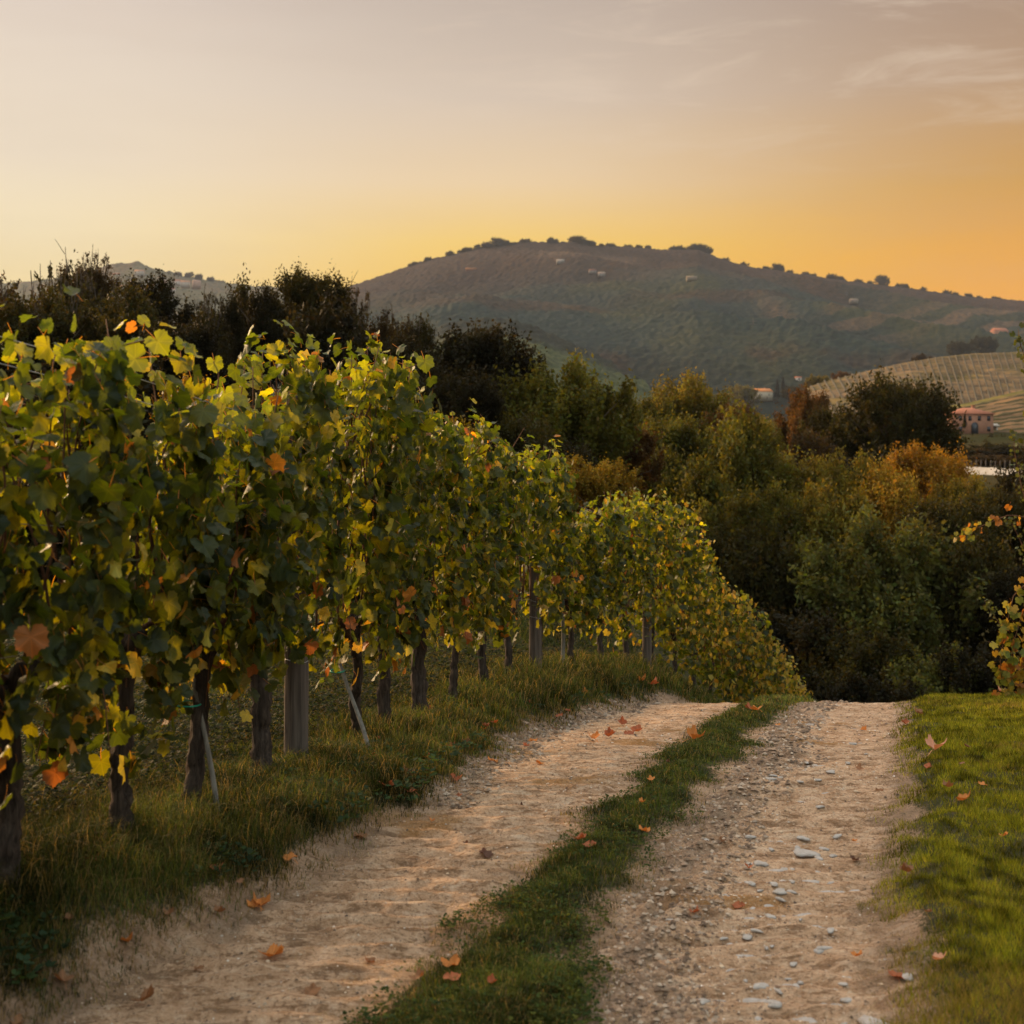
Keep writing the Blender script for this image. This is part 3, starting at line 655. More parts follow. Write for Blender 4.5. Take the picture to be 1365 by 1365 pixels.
GL = (.085, .10, .018); GD = (.045, .06, .015)
wild_cane(7.75, 7.7, [(470, 590, 0), (492, 545, 0), (512, 500, 0), (540, 492, 0), (566, 482, 0)], [(566, 482, .14, .3, .15, -1, GD), (505, 490, .13, -.3, -.4, -.8, GL), (500, 470, .08, .5, .2, .8, GL), (521, 478, .05, .2, .4, .5, GL), (488, 505, .14, .2, -.5, -1, GL), (540, 520, .11, .5, .3, -1, GD), (478, 530, .13, 0, -.3, -1, GL)])
wild_cane(11.25, 10.6, [(600, 640, 0), (618, 600, 0), (604, 560, 0), (603, 548, 0)], [(603, 552, .055, 0, 0, 1, GL), (580, 572, .11, .3, -.2, -1, GL), (612, 568, .09, .2, .3, -.8, GL), (634, 556, .05, .1, .2, .7, GL), (628, 582, .12, 0, .3, -1, (.36, .13, .02)), (645, 588, .10, .3, .4, -.7, (.40, .2, .03)), (595, 590, .11, -.3, -.2, -1, GL)])
wild_cane(12.25, 12, [(676, 610, 0), (686, 592, 0), (699, 570, 0)], [(676, 604, .09, .2, -.2, -1, GL), (668, 600, .08, .4, .2, -1, GL)])
wild_cane(4.39, 4.6, [(60, 560, 0), (85, 500, 0), (120, 470, 0), (200, 452, 0)], [(180, 478, .15, .2, -1, -.3, GL), (210, 455, .12, .3, .5, -.6, GL), (125, 480, .15, -.2, .3, -1, GL), (85, 470, .11, .3, -.2, -1, GL), (150, 462, .1, .2, .3, .8, GD)])
wild_cane(5.77, 5.9, [(262, 620, 0), (285, 560, 0), (292, 500, 0), (284, 482, 0)], [(286, 484, .10, .2, .2, -1, GL), (300, 525, .12, .5, .1, -1, GL), (342, 585, .12, .1, .1, -1, GL), (305, 560, .14, .1, .4, -.8, GL)])

# posts, stakes, wires, ties
def post(y, label, r, h, off=0.0, name='vineyard_post', zt=0.0):
    x = float(rowX(y)); t, nr = row_frame(y); x += nr.x*off; yy = y+nr.y*off; z = gz(x, yy)-0.05
    root = thing(name, (x, yy, z), label, 'post', 'wooden posts of the vine row')
    mb = MB(); zz = np.linspace(0, h, 16); g = np.random.default_rng(int(y*10))
    P = np.stack([np.cumsum(g.normal(0, r*0.02, 16)), np.cumsum(g.normal(0, r*0.02, 16)), zz], -1)
    rr = r*(1.03-0.08*zz/h); rr[-1] *= 0.86
    mb.tube(P, rr, 20, rough=0.06, seed=int(y)); obj('timber', mb.mesh('timber', True), M_post, root)
    for hz in (0.62, 0.78, h*0.72):
        wb = MB(); a = np.linspace(0, 2*pi, 25); wb.tube(np.stack([np.cos(a)*r*1.03, np.sin(a)*r*1.03, hz+0.008*np.sin(a*2)], -1), 0.0016, 5)
        obj('wire_loop', wb.mesh('wire_loop', True), M_wire, root)
    return root
post(7.0, 'broad weathered round wooden post standing between two vines in the foreground', 0.062, 2.05, 0.0)
post(13.2, 'slender grey wooden post in the grass half way along the row', 0.06, 1.9, 0.03)
post(17.0, 'short grey post almost buried in the far part of the hedge', 0.06, 1.6, 0.08)
def stake(p0, p1, label, r=0.012, tie=None):
    root = thing('stake', (*p0,), label, 'stake')
    mb = MB(); q = np.array([(np.array(p1)-np.array(p0))*u+np.array((0.008*sin(u*5), 0, 0)) for u in np.linspace(0, 1, 10)])
    mb.tube(q, np.linspace(r*1.1, r*0.9, 10), 8, rough=0.12); obj('rod', mb.mesh('rod', True), M_stake, root)
    if tie:
        for u, rad in tie:
            c = q[0]*(1-u)+q[-1]*u; tb = MB(); a = np.linspace(0, 2*pi, 17)
            tb.tube(np.stack([c[0]-rad*0.7+np.cos(a)*rad, c[1]+np.sin(a)*rad*0.8, c[2]+0.006*np.sin(a)], -1), 0.004, 6)
            obj('tie', tb.mesh('tie', True), M_tie, root)
sx, sy = X_(293, 5.62), 5.62
stake((sx, sy, gz(sx, sy)-0.03), (X_(256, 5.72), 5.72, Z_(878, 5.72)), 'thin grey stake leaning against a trunk with green plastic ties', 0.011, [(0.98, 0.016), (0.74, 0.055)])
sx, sy = X_(497, 7.35), 7.35
stake((sx, sy, gz(sx, sy)-0.03), (X_(455, 7.62), 7.62, Z_(885, 7.62)), 'bare grey stake lying along the leaning vine trunk', 0.012, [(0.93, 0.04)])
sx, sy = X_(749, 14.4), 14.4
stake((sx, sy, gz(sx, sy)-0.03), (sx+0.02, sy, Z_(800, sy)), 'thin dark upright stake in grass right of the slender post', 0.02)
for hgt, nm in ((0.80, 'lowest of the trellis wires, along the vine heads'), (1.25, 'middle trellis wire running inside the leaves'), (1.78, 'upper pale trellis wire seen in the gap between two vines'), (1.87, 'topmost pale trellis wire just above its twin in the gap')):
    yy = np.linspace(3.2, 25, 90); P = np.stack([rowX(yy), yy, rowZ(yy)+hgt*(1-0.12*sm(14, 18, yy))+0.012*np.sin(yy*1.7)], -1)
    wb = MB(); wb.tube(P, 0.0022 if hgt > 1.5 else 0.0018, 5); tag(obj('trellis_wire', wb.mesh('trellis_wire', True), M_wire), nm, 'wire', 'trellis wires of the vine row')

# ------------------------------------------------------------------ trees
def tree_variant(name, seed, style, nleaf=15000):
    """unit tree: height 1, crown radius about 0.5 (scaled per tree). returns wood mesh, crown mesh"""
    g = np.random.default_rng(seed)
    wood = MB(); cl = []                                             # clump centre, axis, size
    if style == 'broad':
        lobes = [((0, 0, .60), .33, .34)]+[((cos(a)*.24, sin(a)*.24, .40+.30*g.random()), .20+.07*g.random(), .20+.08*g.random()) for a in np.linspace(0, 6.28, 9)[:-1]+g.random()]
        zb, n = 0.18, 210; ls = 0.019
    elif style == 'tall':
        lobes = [((g.normal(0, .10), g.normal(0, .10), .30+.5*k/7), .30-.16*k/7, .18) for k in range(8)]+[((g.normal(0, .2), g.normal(0, .2), .45+.35*g.random()), .10, .22) for k in range(8)]
        zb, n = 0.08, 230; ls = 0.018
    elif style == 'bush':
        lobes = [((g.normal(0, .2), g.normal(0, .2), .35+.2*g.random()), .26, .34) for k in range(8)]
        zb, n = 0.02, 190; ls = 0.026
    elif style == 'sparse':
        lobes = [((g.normal(0, .15), g.normal(0, .15), .25+.25*g.random()), .26, .25) for k in range(8)]
        zb, n = 0.05, 150; ls = 0.018
    elif style == 'cone':
        lobes = [((0, 0, .12+.8*k/9), .34*(1-k/10.5), .10) for k in range(10)]
        zb, n = 0.04, 190; ls = 0.018
    tips = []
    for k in range(n):
        c, rx, rz = lobes[g.integers(0, len(lobes))]
        d = unit(g.normal(0, 1, 3)); rr = 1-0.45*g.random()**2.5
        if d[2] < -0.3 and g.random() < 0.6: d[2] *= -1
        p = np.array(c)+d*np.array((rx, rx, rz))*rr
        if p[2] < zb: p[2] = zb+0.06*g.random()
        ax = unit(d*0.6+np.array((0, 0, 0.9)) + g.normal(0, .25, 3)); s = g.uniform(0.030, 0.062)
        cl.append((p, ax, s)); tips.append(p)
    # limbs: trunk, then limbs reaching clumps
    tr = [np.array((0.02*sin(u*7+seed), 0.02*cos(u*5+seed)-0.02, u*0.8)) for u in np.linspace(0, 1, 9)]
    tr = [np.array((0.0, -0.02, -1.6)), np.array((0.01, -0.01, -0.8))]+tr
    wood.tube(np.array(tr), np.concatenate([[0.036, 0.031], np.linspace(0.026, 0.006, 9)]), 8, rough=0.15, seed=seed)
    for k in range(46):
        e = tips[g.integers(0, len(tips))]; u = np.clip(e[2]*0.7-0.08, 0.06, 0.72); b = np.array((0, 0, 0.8*u/0.8)); b[:2] = 0.02*sin(u*7), 0
        mid = (b+e)/2+g.normal(0, .02, 3)+np.array((0, 0, -0.02)); wood.tube(np.array([b, mid, e]), [0.010*(1-u*.6), 0.006, 0.002], 5)
    if style == 'sparse':                                            # bare whippy shoots above the leafy part
        for k in range(46):
            a = g.random()*6.28; r0 = g.random()**.6*0.28; b = np.array((cos(a)*r0*.6, sin(a)*r0*.6, .30+.15*g.random())); top = 1.0-0.34*g.random()-r0*0.5
            ex = np.array((cos(a)*r0*.6, sin(a)*r0*.6, 0)); q = np.array([b+ex*u+np.array((0.012*sin(u*9+k), 0.012*cos(u*8+k), (top-b[2])*u)) for u in np.linspace(0, 1, 7)])
            wood.tube(q, np.linspace(0.009, 0.003, 7), 4)
            for j in range(5):
                u = 0.35+0.6*g.random(); p = b+ex*u+np.array((0, 0, (top-b[2])*u)); d = np.array((g.normal(0, .035), g.normal(0, .035), .07*g.random()+.02))
                wood.tube(np.array([p, p+d*0.6, p+d]), [0.0035, 0.0026, 0.0018], 3)
                if g.random() < 0.45: cl.append((p+d*0.7, unit(d), 0.017))
    # leaves of the clumps
    w = np.array([c[2]**2 for c in cl]); w /= w.sum(); ci = g.choice(len(cl), nleaf, p=w)
    cp = np.array([c[0] for c in cl])[ci]; ca = np.array([c[1] for c in cl])[ci]; cs = np.array([c[2] for c in cl])[ci][:, None]
    tint = g.uniform(0.55, 1.35, (len(cl), 1))[ci]
    P = cp+g.normal(0, 0.55, (nleaf, 3))*cs + ca*(g.normal(0.1, 0.95, (nleaf, 1))*cs)
    Nn = unit(g.normal(0, 1, (nleaf, 3))+np.array((0, 0, .5))); Tp = unit(np.cross(Nn, g.normal(0, 1, (nleaf, 3)))); B = np.cross(Nn, Tp)
    s = ls*g.uniform(0.45, 1.0, (nleaf, 1))*0.98
    V = np.stack([P-Tp*s, P+B*s*0.55, P+Tp*s, P-B*s*0.55], 1).reshape(-1, 3)
    Fq = np.arange(nleaf*4).reshape(-1, 4)
    col = np.clip(tint*g.uniform(0.7, 1.3, (nleaf, 1)), 0.2, 2)*np.array((1, 1, 1))*(1+g.normal(0, 0.08, (nleaf, 3)))
    col = np.repeat(col, 4, 0)
    cm = mesh_np(name+'_crown', V, [Fq], col); cm.materials.append(M_tleaf)
    wm = wood.mesh(name+'_trunk', True); wm.materials.append(M_tbark)
    return wm, cm
VAR = {}
def var(style, k):
    if (style, k) not in VAR:
        VAR[(style, k)] = tree_variant('tree', 1000+k*17+len(style)*131, style, {'broad': 42000, 'tall': 40000, 'bush': 22000, 'sparse': 24000, 'cone': 20000}[style])
    return VAR[(style, k)]
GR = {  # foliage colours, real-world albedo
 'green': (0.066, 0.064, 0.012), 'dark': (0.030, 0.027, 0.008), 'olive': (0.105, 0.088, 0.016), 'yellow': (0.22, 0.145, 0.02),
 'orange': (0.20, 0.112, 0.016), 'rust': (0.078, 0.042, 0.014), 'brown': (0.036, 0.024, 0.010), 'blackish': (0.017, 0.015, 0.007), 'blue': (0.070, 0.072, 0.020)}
def tree(px, py, wpx, d, style, k, colr, label, name='tree', cat='tree', group=None, base=None, rz=None):
    x = X_(px, d); zt = Z_(py, d); zb = float(ground(np.array([x]), np.array([float(d)]), False)[0])-0.1 if base is None else base
    if zb > zt-1.0: zb = zt-1.5
    h = zt-zb; w = wpx/F*d*1.08; hc = min(h*1.0, w*{'broad': 1.25, 'tall': 1.9, 'bush': 1.15, 'sparse': 2.1, 'cone': 2.4}[style])
    wm, cm = var(style, k)
    rad = {'broad': 0.92, 'tall': 0.74, 'bush': 0.98, 'sparse': 0.80, 'cone': 0.76}[style]
    root = thing(name, (x, d, zb), label, cat, group, (k*2.1+px*0.37) if rz is None else rz)
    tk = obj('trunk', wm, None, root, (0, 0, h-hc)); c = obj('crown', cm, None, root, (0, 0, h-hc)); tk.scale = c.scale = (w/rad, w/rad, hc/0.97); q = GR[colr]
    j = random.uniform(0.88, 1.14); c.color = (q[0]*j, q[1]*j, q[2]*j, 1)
    return root
TL = 'trees of the dark wood behind the vines'; TG = 'trees of the valley grove'
TREES = [
 # the dark wood on the left, behind the vine row
 (18, 342, 120, 46, 'sparse', 0, 'brown', 'half bare tree with twiggy top at the far left edge of the sky', TL),
 (88, 333, 105, 44, 'sparse', 1, 'dark', 'tallest half bare tree of the left wood, twigs against the sunset', TL),
 (124, 326, 60, 47, 'sparse', 2, 'brown', 'thin bare whip of a tree right of the tallest left one', TL),
 (52, 400, 150, 38, 'broad', 0, 'dark', 'rounded brownish tree low in front of the two half bare trees', TL),
 (150, 362, 75, 43, 'sparse', 0, 'dark', 'pointed twiggy tree standing before the hill town', TL),
 (212, 382, 80, 44, 'tall', 0, 'blackish', 'dark pointed tree under the hill town houses', TL),
 (275, 378, 70, 45, 'sparse', 2, 'dark', 'narrow spiky tree right of the hill town', TL),
 (180, 405, 110, 40, 'tall', 1, 'dark', 'dense dark tree between the two pointed ones, left wood', TL),
 (320, 402, 90, 44, 'cone', 0, 'dark', 'low cone shaped dark tree in the middle of the left wood', TL),
 (355, 400, 80, 42, 'tall', 1, 'blackish', 'dark tree just left of the sunlit round-topped one', TL),
 (240, 430, 130, 36, 'broad', 1, 'blackish', 'broad blackish tree behind the gap in the near vines', TL),
 (410, 366, 105, 44, 'broad', 2, 'dark', 'dark tree with its round top glowing against the sky', TL),
 (468, 370, 75, 45, 'sparse', 1, 'brown', 'feathery bare-topped tree right of the glowing round top', TL),
 (430, 430, 150, 38, 'tall', 2, 'blackish', 'blackish mass of a tree below the glowing round top', TL),
 (520, 404, 60, 42, 'sparse', 2, 'brown', 'thin brownish tree with two feathery tops before the main hill', TL),
 (556, 408, 50, 43, 'sparse', 0, 'dark', 'slim feathery tree at the right end of the left wood', TL),
 (540, 455, 110, 38, 'broad', 0, 'blackish', 'low dark tree filling the foot of the two feathery ones', TL),
 (645, 436, 150, 42, 'broad', 1, 'blackish', 'large round nearly black tree standing against the hazy hill', TL),
 (600, 500, 130, 36, 'broad', 2, 'blackish', 'dark tree tucked left under the large round black one', TL),
 (700, 486, 40, 44, 'cone', 0, 'blackish', 'small pointed black tree right of the large round one', TL),
 (748, 492, 175, 40, 'broad', 0, 'green', 'broad green tree with a side tuft, right of the round black tree', TG),
 (815, 548, 90, 42, 'bush', 0, 'rust', 'small reddish tree right behind the broad green one', TG),
 (575, 540, 130, 28, 'bush', 1, 'olive', 'olive bush looking over the vines below the dark trees', TG),
 (262, 496, 90, 27, 'bush', 0, 'yellow', 'yellowish bush showing through the gap between the near vines', TG),
 (300, 520, 150, 30, 'bush', 1, 'dark', 'dark bush low behind the gap in the near vines', TL),
 (120, 470, 200, 32, 'bush', 2, 'blackish', 'wide dark thicket behind the nearest vines on the left', TL),
 (-60, 600, 190, 24, 'bush', 1, 'dark', 'dark bush glimpsed through the leaves at the very left edge', TL),
 (60, 610, 190, 25, 'bush', 0, 'blackish', 'dark bush glimpsed through the leaves of the vine at the left edge', TL),
 (185, 600, 190, 26, 'bush', 1, 'dark', 'dark bush glimpsed behind the club-headed vine', TL),
 (310, 610, 190, 25, 'bush', 2, 'blackish', 'dark bush glimpsed behind the green-tied vine', TL),
 (440, 600, 190, 26, 'bush', 0, 'dark', 'dark bush glimpsed behind the broad wooden post', TL),
 (560, 620, 190, 27, 'bush', 1, 'blackish', 'dark bush glimpsed behind the leaning vine and its neighbours', TL),
 (20, 520, 200, 34, 'bush', 2, 'blackish', 'dark thicket at the left edge behind the nearest vine', TL),
 (400, 490, 200, 33, 'bush', 0, 'blackish', 'dark thicket behind the tallest vines', TL),
 (805, 604, 85, 30, 'bush', 2, 'yellow', 'small golden tree behind the step in the hedge', TG),
 (740, 590, 120, 33, 'broad', 1, 'blackish', 'dark shaded tree behind the end of the tall vines', TG),
 (690, 560, 130, 36, 'broad', 2, 'dark', 'dark green tree between the vines and the broad green tree', TG),
 # the grove across the gully, far to near
 (915, 508, 115, 88, 'broad', 0, 'olive', 'olive-brown round tree at the back left of the grove', TG),
 (862, 545, 80, 74, 'tall', 0, 'green', 'green tree right of the reddish one, back of the grove', TG),
 (975, 540, 80, 84, 'broad', 1, 'rust', 'small reddish-brown tree at the back near the little house', TG),
 (1012, 560, 60, 78, 'broad', 2, 'olive', 'small olive tree just below the little house', TG),
 (1068, 531, 66, 92, 'tall', 0, 'rust', 'small orange-brown pointed tree before the vineyard slope', TG),
 (1115, 545, 95, 86, 'broad', 1, 'dark', 'dark tree joined to the left of the large dark one', TG),
 (1190, 508, 146, 84, 'broad', 2, 'dark', 'largest dark tree of the grove, standing before the striped vineyard', TG),
 (1226, 545, 62, 90, 'broad', 0, 'dark', 'dark tree edge just left of the pink farmhouse', TG),
 (1075, 585, 110, 76, 'broad', 0, 'brown', 'brown-shaded tree under the small orange-brown pointed one', TG),
 (1160, 590, 150, 72, 'bush', 1, 'blackish', 'blackish thicket below the large dark tree', TG),
 (900, 556, 130, 62, 'broad', 1, 'green', 'full green tree left of centre in the grove', TG),
 (985, 578, 140, 60, 'tall', 1, 'green', 'tall green tree in the middle of the grove, back rank', TG),
 (1050, 610, 120, 60, 'broad', 2, 'olive', 'olive tree with brighter tips, middle of the grove', TG),
 (1120, 628, 110, 56, 'tall', 0, 'olive', 'yellow-green feathery tree below the large dark one', TG),
 (1235, 594, 120, 62, 'broad', 1, 'orange', 'golden orange tree beside the pale wall on the right', TG),
 (1290, 640, 90, 56, 'broad', 0, 'olive', 'olive tree just below the pale wall', TG),
 (1185, 640, 100, 54, 'tall', 2, 'yellow', 'yellowish tree left under the golden orange one', TG),
 (870, 620, 110, 50, 'tall', 2, 'green', 'green tree above the drop of the vine hedge', TG),
 (945, 640, 130, 48, 'tall', 1, 'green', 'upright green tree right of the hedge top', TG),
 (1020, 655, 120, 46, 'broad', 0, 'green', 'rounded green tree in the centre of the grove', TG),
 (1100, 668, 110, 46, 'tall', 0, 'olive', 'feathery olive tree above the big pale green one', TG),
 (1265, 668, 130, 46, 'broad', 2, 'dark', 'dark green tree right of centre under the orange one', TG),
 (1330, 588, 70, 200, 'bush', 0, 'dark', 'dark bush in the field between farmhouse and pale wall', TG),
 (1296, 596, 60, 185, 'bush', 1, 'brown', 'brown bush in the field just below the pink farmhouse', TG),
 (1365, 594, 70, 180, 'bush', 2, 'blackish', 'black bush in the field at the right edge above the wall', TG),
 (1262, 590, 60, 175, 'bush', 2, 'dark', 'dark bush between the golden tree and the farmhouse field', TG),
 (1340, 604, 80, 165, 'bush', 1, 'brown', 'low brown bush directly behind the posts of the pale wall', TG),
 (1345, 650, 110, 50, 'broad', 1, 'dark', 'dark tree at the right edge below the wall', TG),
 (1400, 600, 120, 52, 'tall', 1, 'blackish', 'dark tree rising out of the right edge of the photo', TG),
 (1180, 700, 215, 36, 'broad', 0, 'blue', 'big pale green rounded tree at the front of the grove', TG),
 (925, 705, 150, 38, 'broad', 2, 'dark', 'shaded tree right behind the shoulder of the vine hedge', TG),
 (1030, 730, 150, 37, 'tall', 2, 'dark', 'dark green tree left of the big pale green one', TG),
 (1300, 735, 140, 36, 'tall', 0, 'dark', 'dark tree right of the big pale green one', TG),
 (1375, 760, 120, 34, 'broad', 1, 'blackish', 'blackish tree behind the yellow-leaved vine at the right', TG),
 (985, 790, 130, 33, 'bush', 0, 'blackish', 'dark bush directly behind the falling hedge', TG),
 (1075, 800, 150, 32, 'bush', 1, 'blackish', 'dark bush above the crest between hedge and pale tree', TG),
 (1150, 830, 130, 30, 'bush', 2, 'dark', 'dark bush above the end of the right wheel track', TG),
 (1235, 850, 140, 29, 'bush', 0, 'blue', 'grey-green bush just above the crest of the lawn', TG),
 (1310, 850, 120, 29, 'bush', 1, 'blackish', 'dark bush at the lawn crest near the yellow-leaved vine', TG),
 (1100, 885, 130, 27, 'bush', 2, 'blackish', 'lowest dark bush touching the track crest', TG),
 (1190, 895, 120, 26.5, 'bush', 1, 'blackish', 'low black bush where track and lawn meet at the crest', TG),
 (1010, 860, 120, 29, 'bush', 2, 'blackish', 'black bush behind the lowest yellow vines', TG),
]
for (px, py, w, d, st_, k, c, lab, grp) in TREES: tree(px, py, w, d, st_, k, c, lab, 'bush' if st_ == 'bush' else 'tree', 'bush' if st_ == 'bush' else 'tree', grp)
# trees along the skyline of the hill and round the fields
def hz_at(px, t=None, d=None):
    return None
SKYT = [(556, 352, 14, 'small round tree on the left shoulder of the hill skyline'), (600, 338, 12, None), (625, 334, 10, None), (648, 325, 14, None), (665, 320, 18, 'bushy tree pair on the hill skyline left of the summit'), (684, 326, 12, None), (700, 321, 14, None), (735, 320, 12, None),
 (768, 317, 22, 'largest round tree crowning the hill summit'), (785, 323, 12, None), (815, 327, 12, None), (838, 329, 10, None), (903, 330, 18, 'flat-topped tree left of the second summit knoll'), (928, 328, 26, 'dense clump tree on the second summit knoll'), (945, 333, 16, None), (992, 352, 12, None),
 (1038, 354, 15, 'upright tree alone on the right skyline, left one of two'), (1052, 363, 8, None), (1108, 367, 12, None), (1121, 371, 8, None), (1175, 369, 17, 'upright tree alone on the right skyline, right one of two'), (1160, 377, 8, None), (1207, 381, 10, None), (1232, 386, 10, None), (1262, 389, 10, None), (1292, 394, 10, None), (1330, 399, 10, None)]
gk = np.random.default_rng(3)
for px in gk.uniform(545, 1360, 34): SKYT.append((float(px), float(np.interp(px, HX, HY)-gk.uniform(0, 3)), float(gk.uniform(7, 12)), None))
for i, (px, py, w, lab) in enumerate(SKYT):
    py -= 4; d = 2790; zb = Z_(np.interp(px, HX, HY)+3, d)-4
    tree(px, py, w, d, 'bush', i % 3, 'brown', lab or 'tiny dark tree on the skyline of the main hill', 'tree', 'tree', 'trees on the main hill skyline', base=zb)
for i, (px, py, w) in enumerate([(222, 362, 9), (238, 361, 9), (252, 362, 10), (266, 364, 9), (280, 368, 9), (296, 373, 8), (318, 380, 8), (345, 381, 10), (362, 382, 9)]):
    d = 3580; tree(px, py, w, d, 'bush', i % 3, 'brown', 'tiny dark tree on the ridge right of the hill town', 'tree', 'tree', 'trees on the far left ridge', base=Z_(np.interp(px, LXp, LYp)+3, d)-4)
FT = [(1036, 508, 9, 600, 'cone', 'blackish', 'dark cypress right of the little orange-roofed house'), (1044, 505, 8, 600, 'cone', 'blackish', 'second dark cypress, right of its twin near the little house'),
 (1090, 497, 30, 640, 'bush', 'olive', 'yellowish tree at the tip of the vineyard slope'), (1055, 512, 26, 620, 'bush', 'dark', 'dark tree between the cypresses and the vineyard tip'), (985, 510, 36, 700, 'bush', 'olive', 'olive tree left of the little orange-roofed house'),
 (1120, 493, 26, 640, 'bush', 'rust', 'rusty tree on the vineyard edge'), (1310, 445, 30, 800, 'bush', 'dark', 'dark tree beside the pink house on the far right'), (1275, 452, 26, 800, 'bush', 'dark', 'dark tree left of the pink house on the far right'),
 (1230, 470, 24, 780, 'bush', 'brown', 'brown tree above the upper edge of the vineyard'), (1305, 583, 60, 270, 'bush', 'dark', 'dark hedge-like bush below the farmhouse'), (1350, 590, 60, 260, 'bush', 'brown', 'brown bush right below the farmhouse'), (1286, 553, 7, 314, 'cone', 'blackish', 'dark cypress before the farmhouse arch'),
 (960, 520, 40, 760, 'bush', 'blue', 'grey-green tree left of the olive one near the little house'), (1330, 575, 50, 300, 'bush', 'dark', 'dark bush right of the farmhouse'), (1195, 538, 26, 380, 'bush', 'dark', 'dark bush on the lower edge of the vineyard slope')]
# ------------------------------------------------------------------ vineyard rows on the far slopes
def far_row_mesh(seed):
    g = np.random.default_rng(seed); n = 60; s = np.linspace(0, 1, n); mb = MB()
    V = []; 
    for i in range(n):
        w = 0.45*(0.75+0.5*g.random()); h = 0.75+0.5*g.random(); V += [(-w, s[i], 0.1), (-w*0.8, s[i], h*0.7), (0, s[i], h), (w*0.8, s[i], h*0.7), (w, s[i], 0.1)]
    i = np.arange(n-1)[:, None]*5; j = np.arange(4)[None]; f4 = np.stack([i+j, i+j+1, i+j+6, i+j+5], -1).reshape(-1, 4)
    mb.add(V, None, f4, (0.075, 0.065, 0.028)); return mb.mesh('vineyard_row'), V
def vf_z(px, t):
    top = np.interp(px, VFx, VFy); d = 380+(640-380)*t; return d, EYE+(600-(565+(top-565)*t**0.85))/F*d
for i in range(44):
    x0p = 1085+i*9.2; g = np.random.default_rng(900+i)
    n = 36; T = np.linspace(0.10, 0.97, n); V = []
    for t in T:
        d = 380+260*t; px = (x0p-682.5)*1.0+682.5+(-26)*(t-0.1)
        d_, z = vf_z(px, t); x = X_(px, d); w = 0.42*(0.7+0.6*g.random()); h = 0.9+0.6*g.random()
        V += [(x-w, d, z), (x-w*0.8, d, z+h*0.8), (x, d, z+h), (x+w*0.8, d, z+h*0.8), (x+w, d, z)]
    ii = np.arange(n-1)[:, None]*5; j = np.arange(4)[None]; f4 = np.stack([ii+j, ii+j+1, ii+j+6, ii+j+5], -1).reshape(-1, 4)
    mb = MB(); mb.add(V, None, f4, (0.055, 0.040, 0.018)); o = obj('vineyard_row', mb.mesh('vineyard_row', True), M_shrubrow)
    tag(o, 'thin dark row of vines running up the tan vineyard slope', 'vine row', 'vine rows on the far vineyard slope')
for i in range(12):
    n = 30; S_ = np.linspace(0, 1, n); V = []; g = np.random.default_rng(950+i)
    for s in S_:
        t = 0.12+i*0.07; px = 1215+i*5+s*230; tt = np.clip(t+0.0*s, 0, .97); top = np.interp(px, LFx, LFy); d = 300+75*tt
        z = EYE+(600-(604+(top-604)*tt**0.9))/F*d; x = X_(px, d); h = 0.4+0.4*g.random()
        V += [(x, d-.3, z), (x, d-.2, z+h), (x, d+.2, z+h), (x, d+.3, z)]
    ii = np.arange(n-1)[:, None]*4; j = np.arange(3)[None]; f4 = np.stack([ii+j, ii+j+1, ii+j+5, ii+j+4], -1).reshape(-1, 4)
    mb = MB(); mb.add(V, None, f4, (0.10, 0.075, 0.03)); tag(obj('vineyard_row', mb.mesh('vineyard_row', True), M_shrubrow), 'low brown row of vines crossing the slope behind the farmhouse', 'vine row', 'vine rows beside the farmhouse')

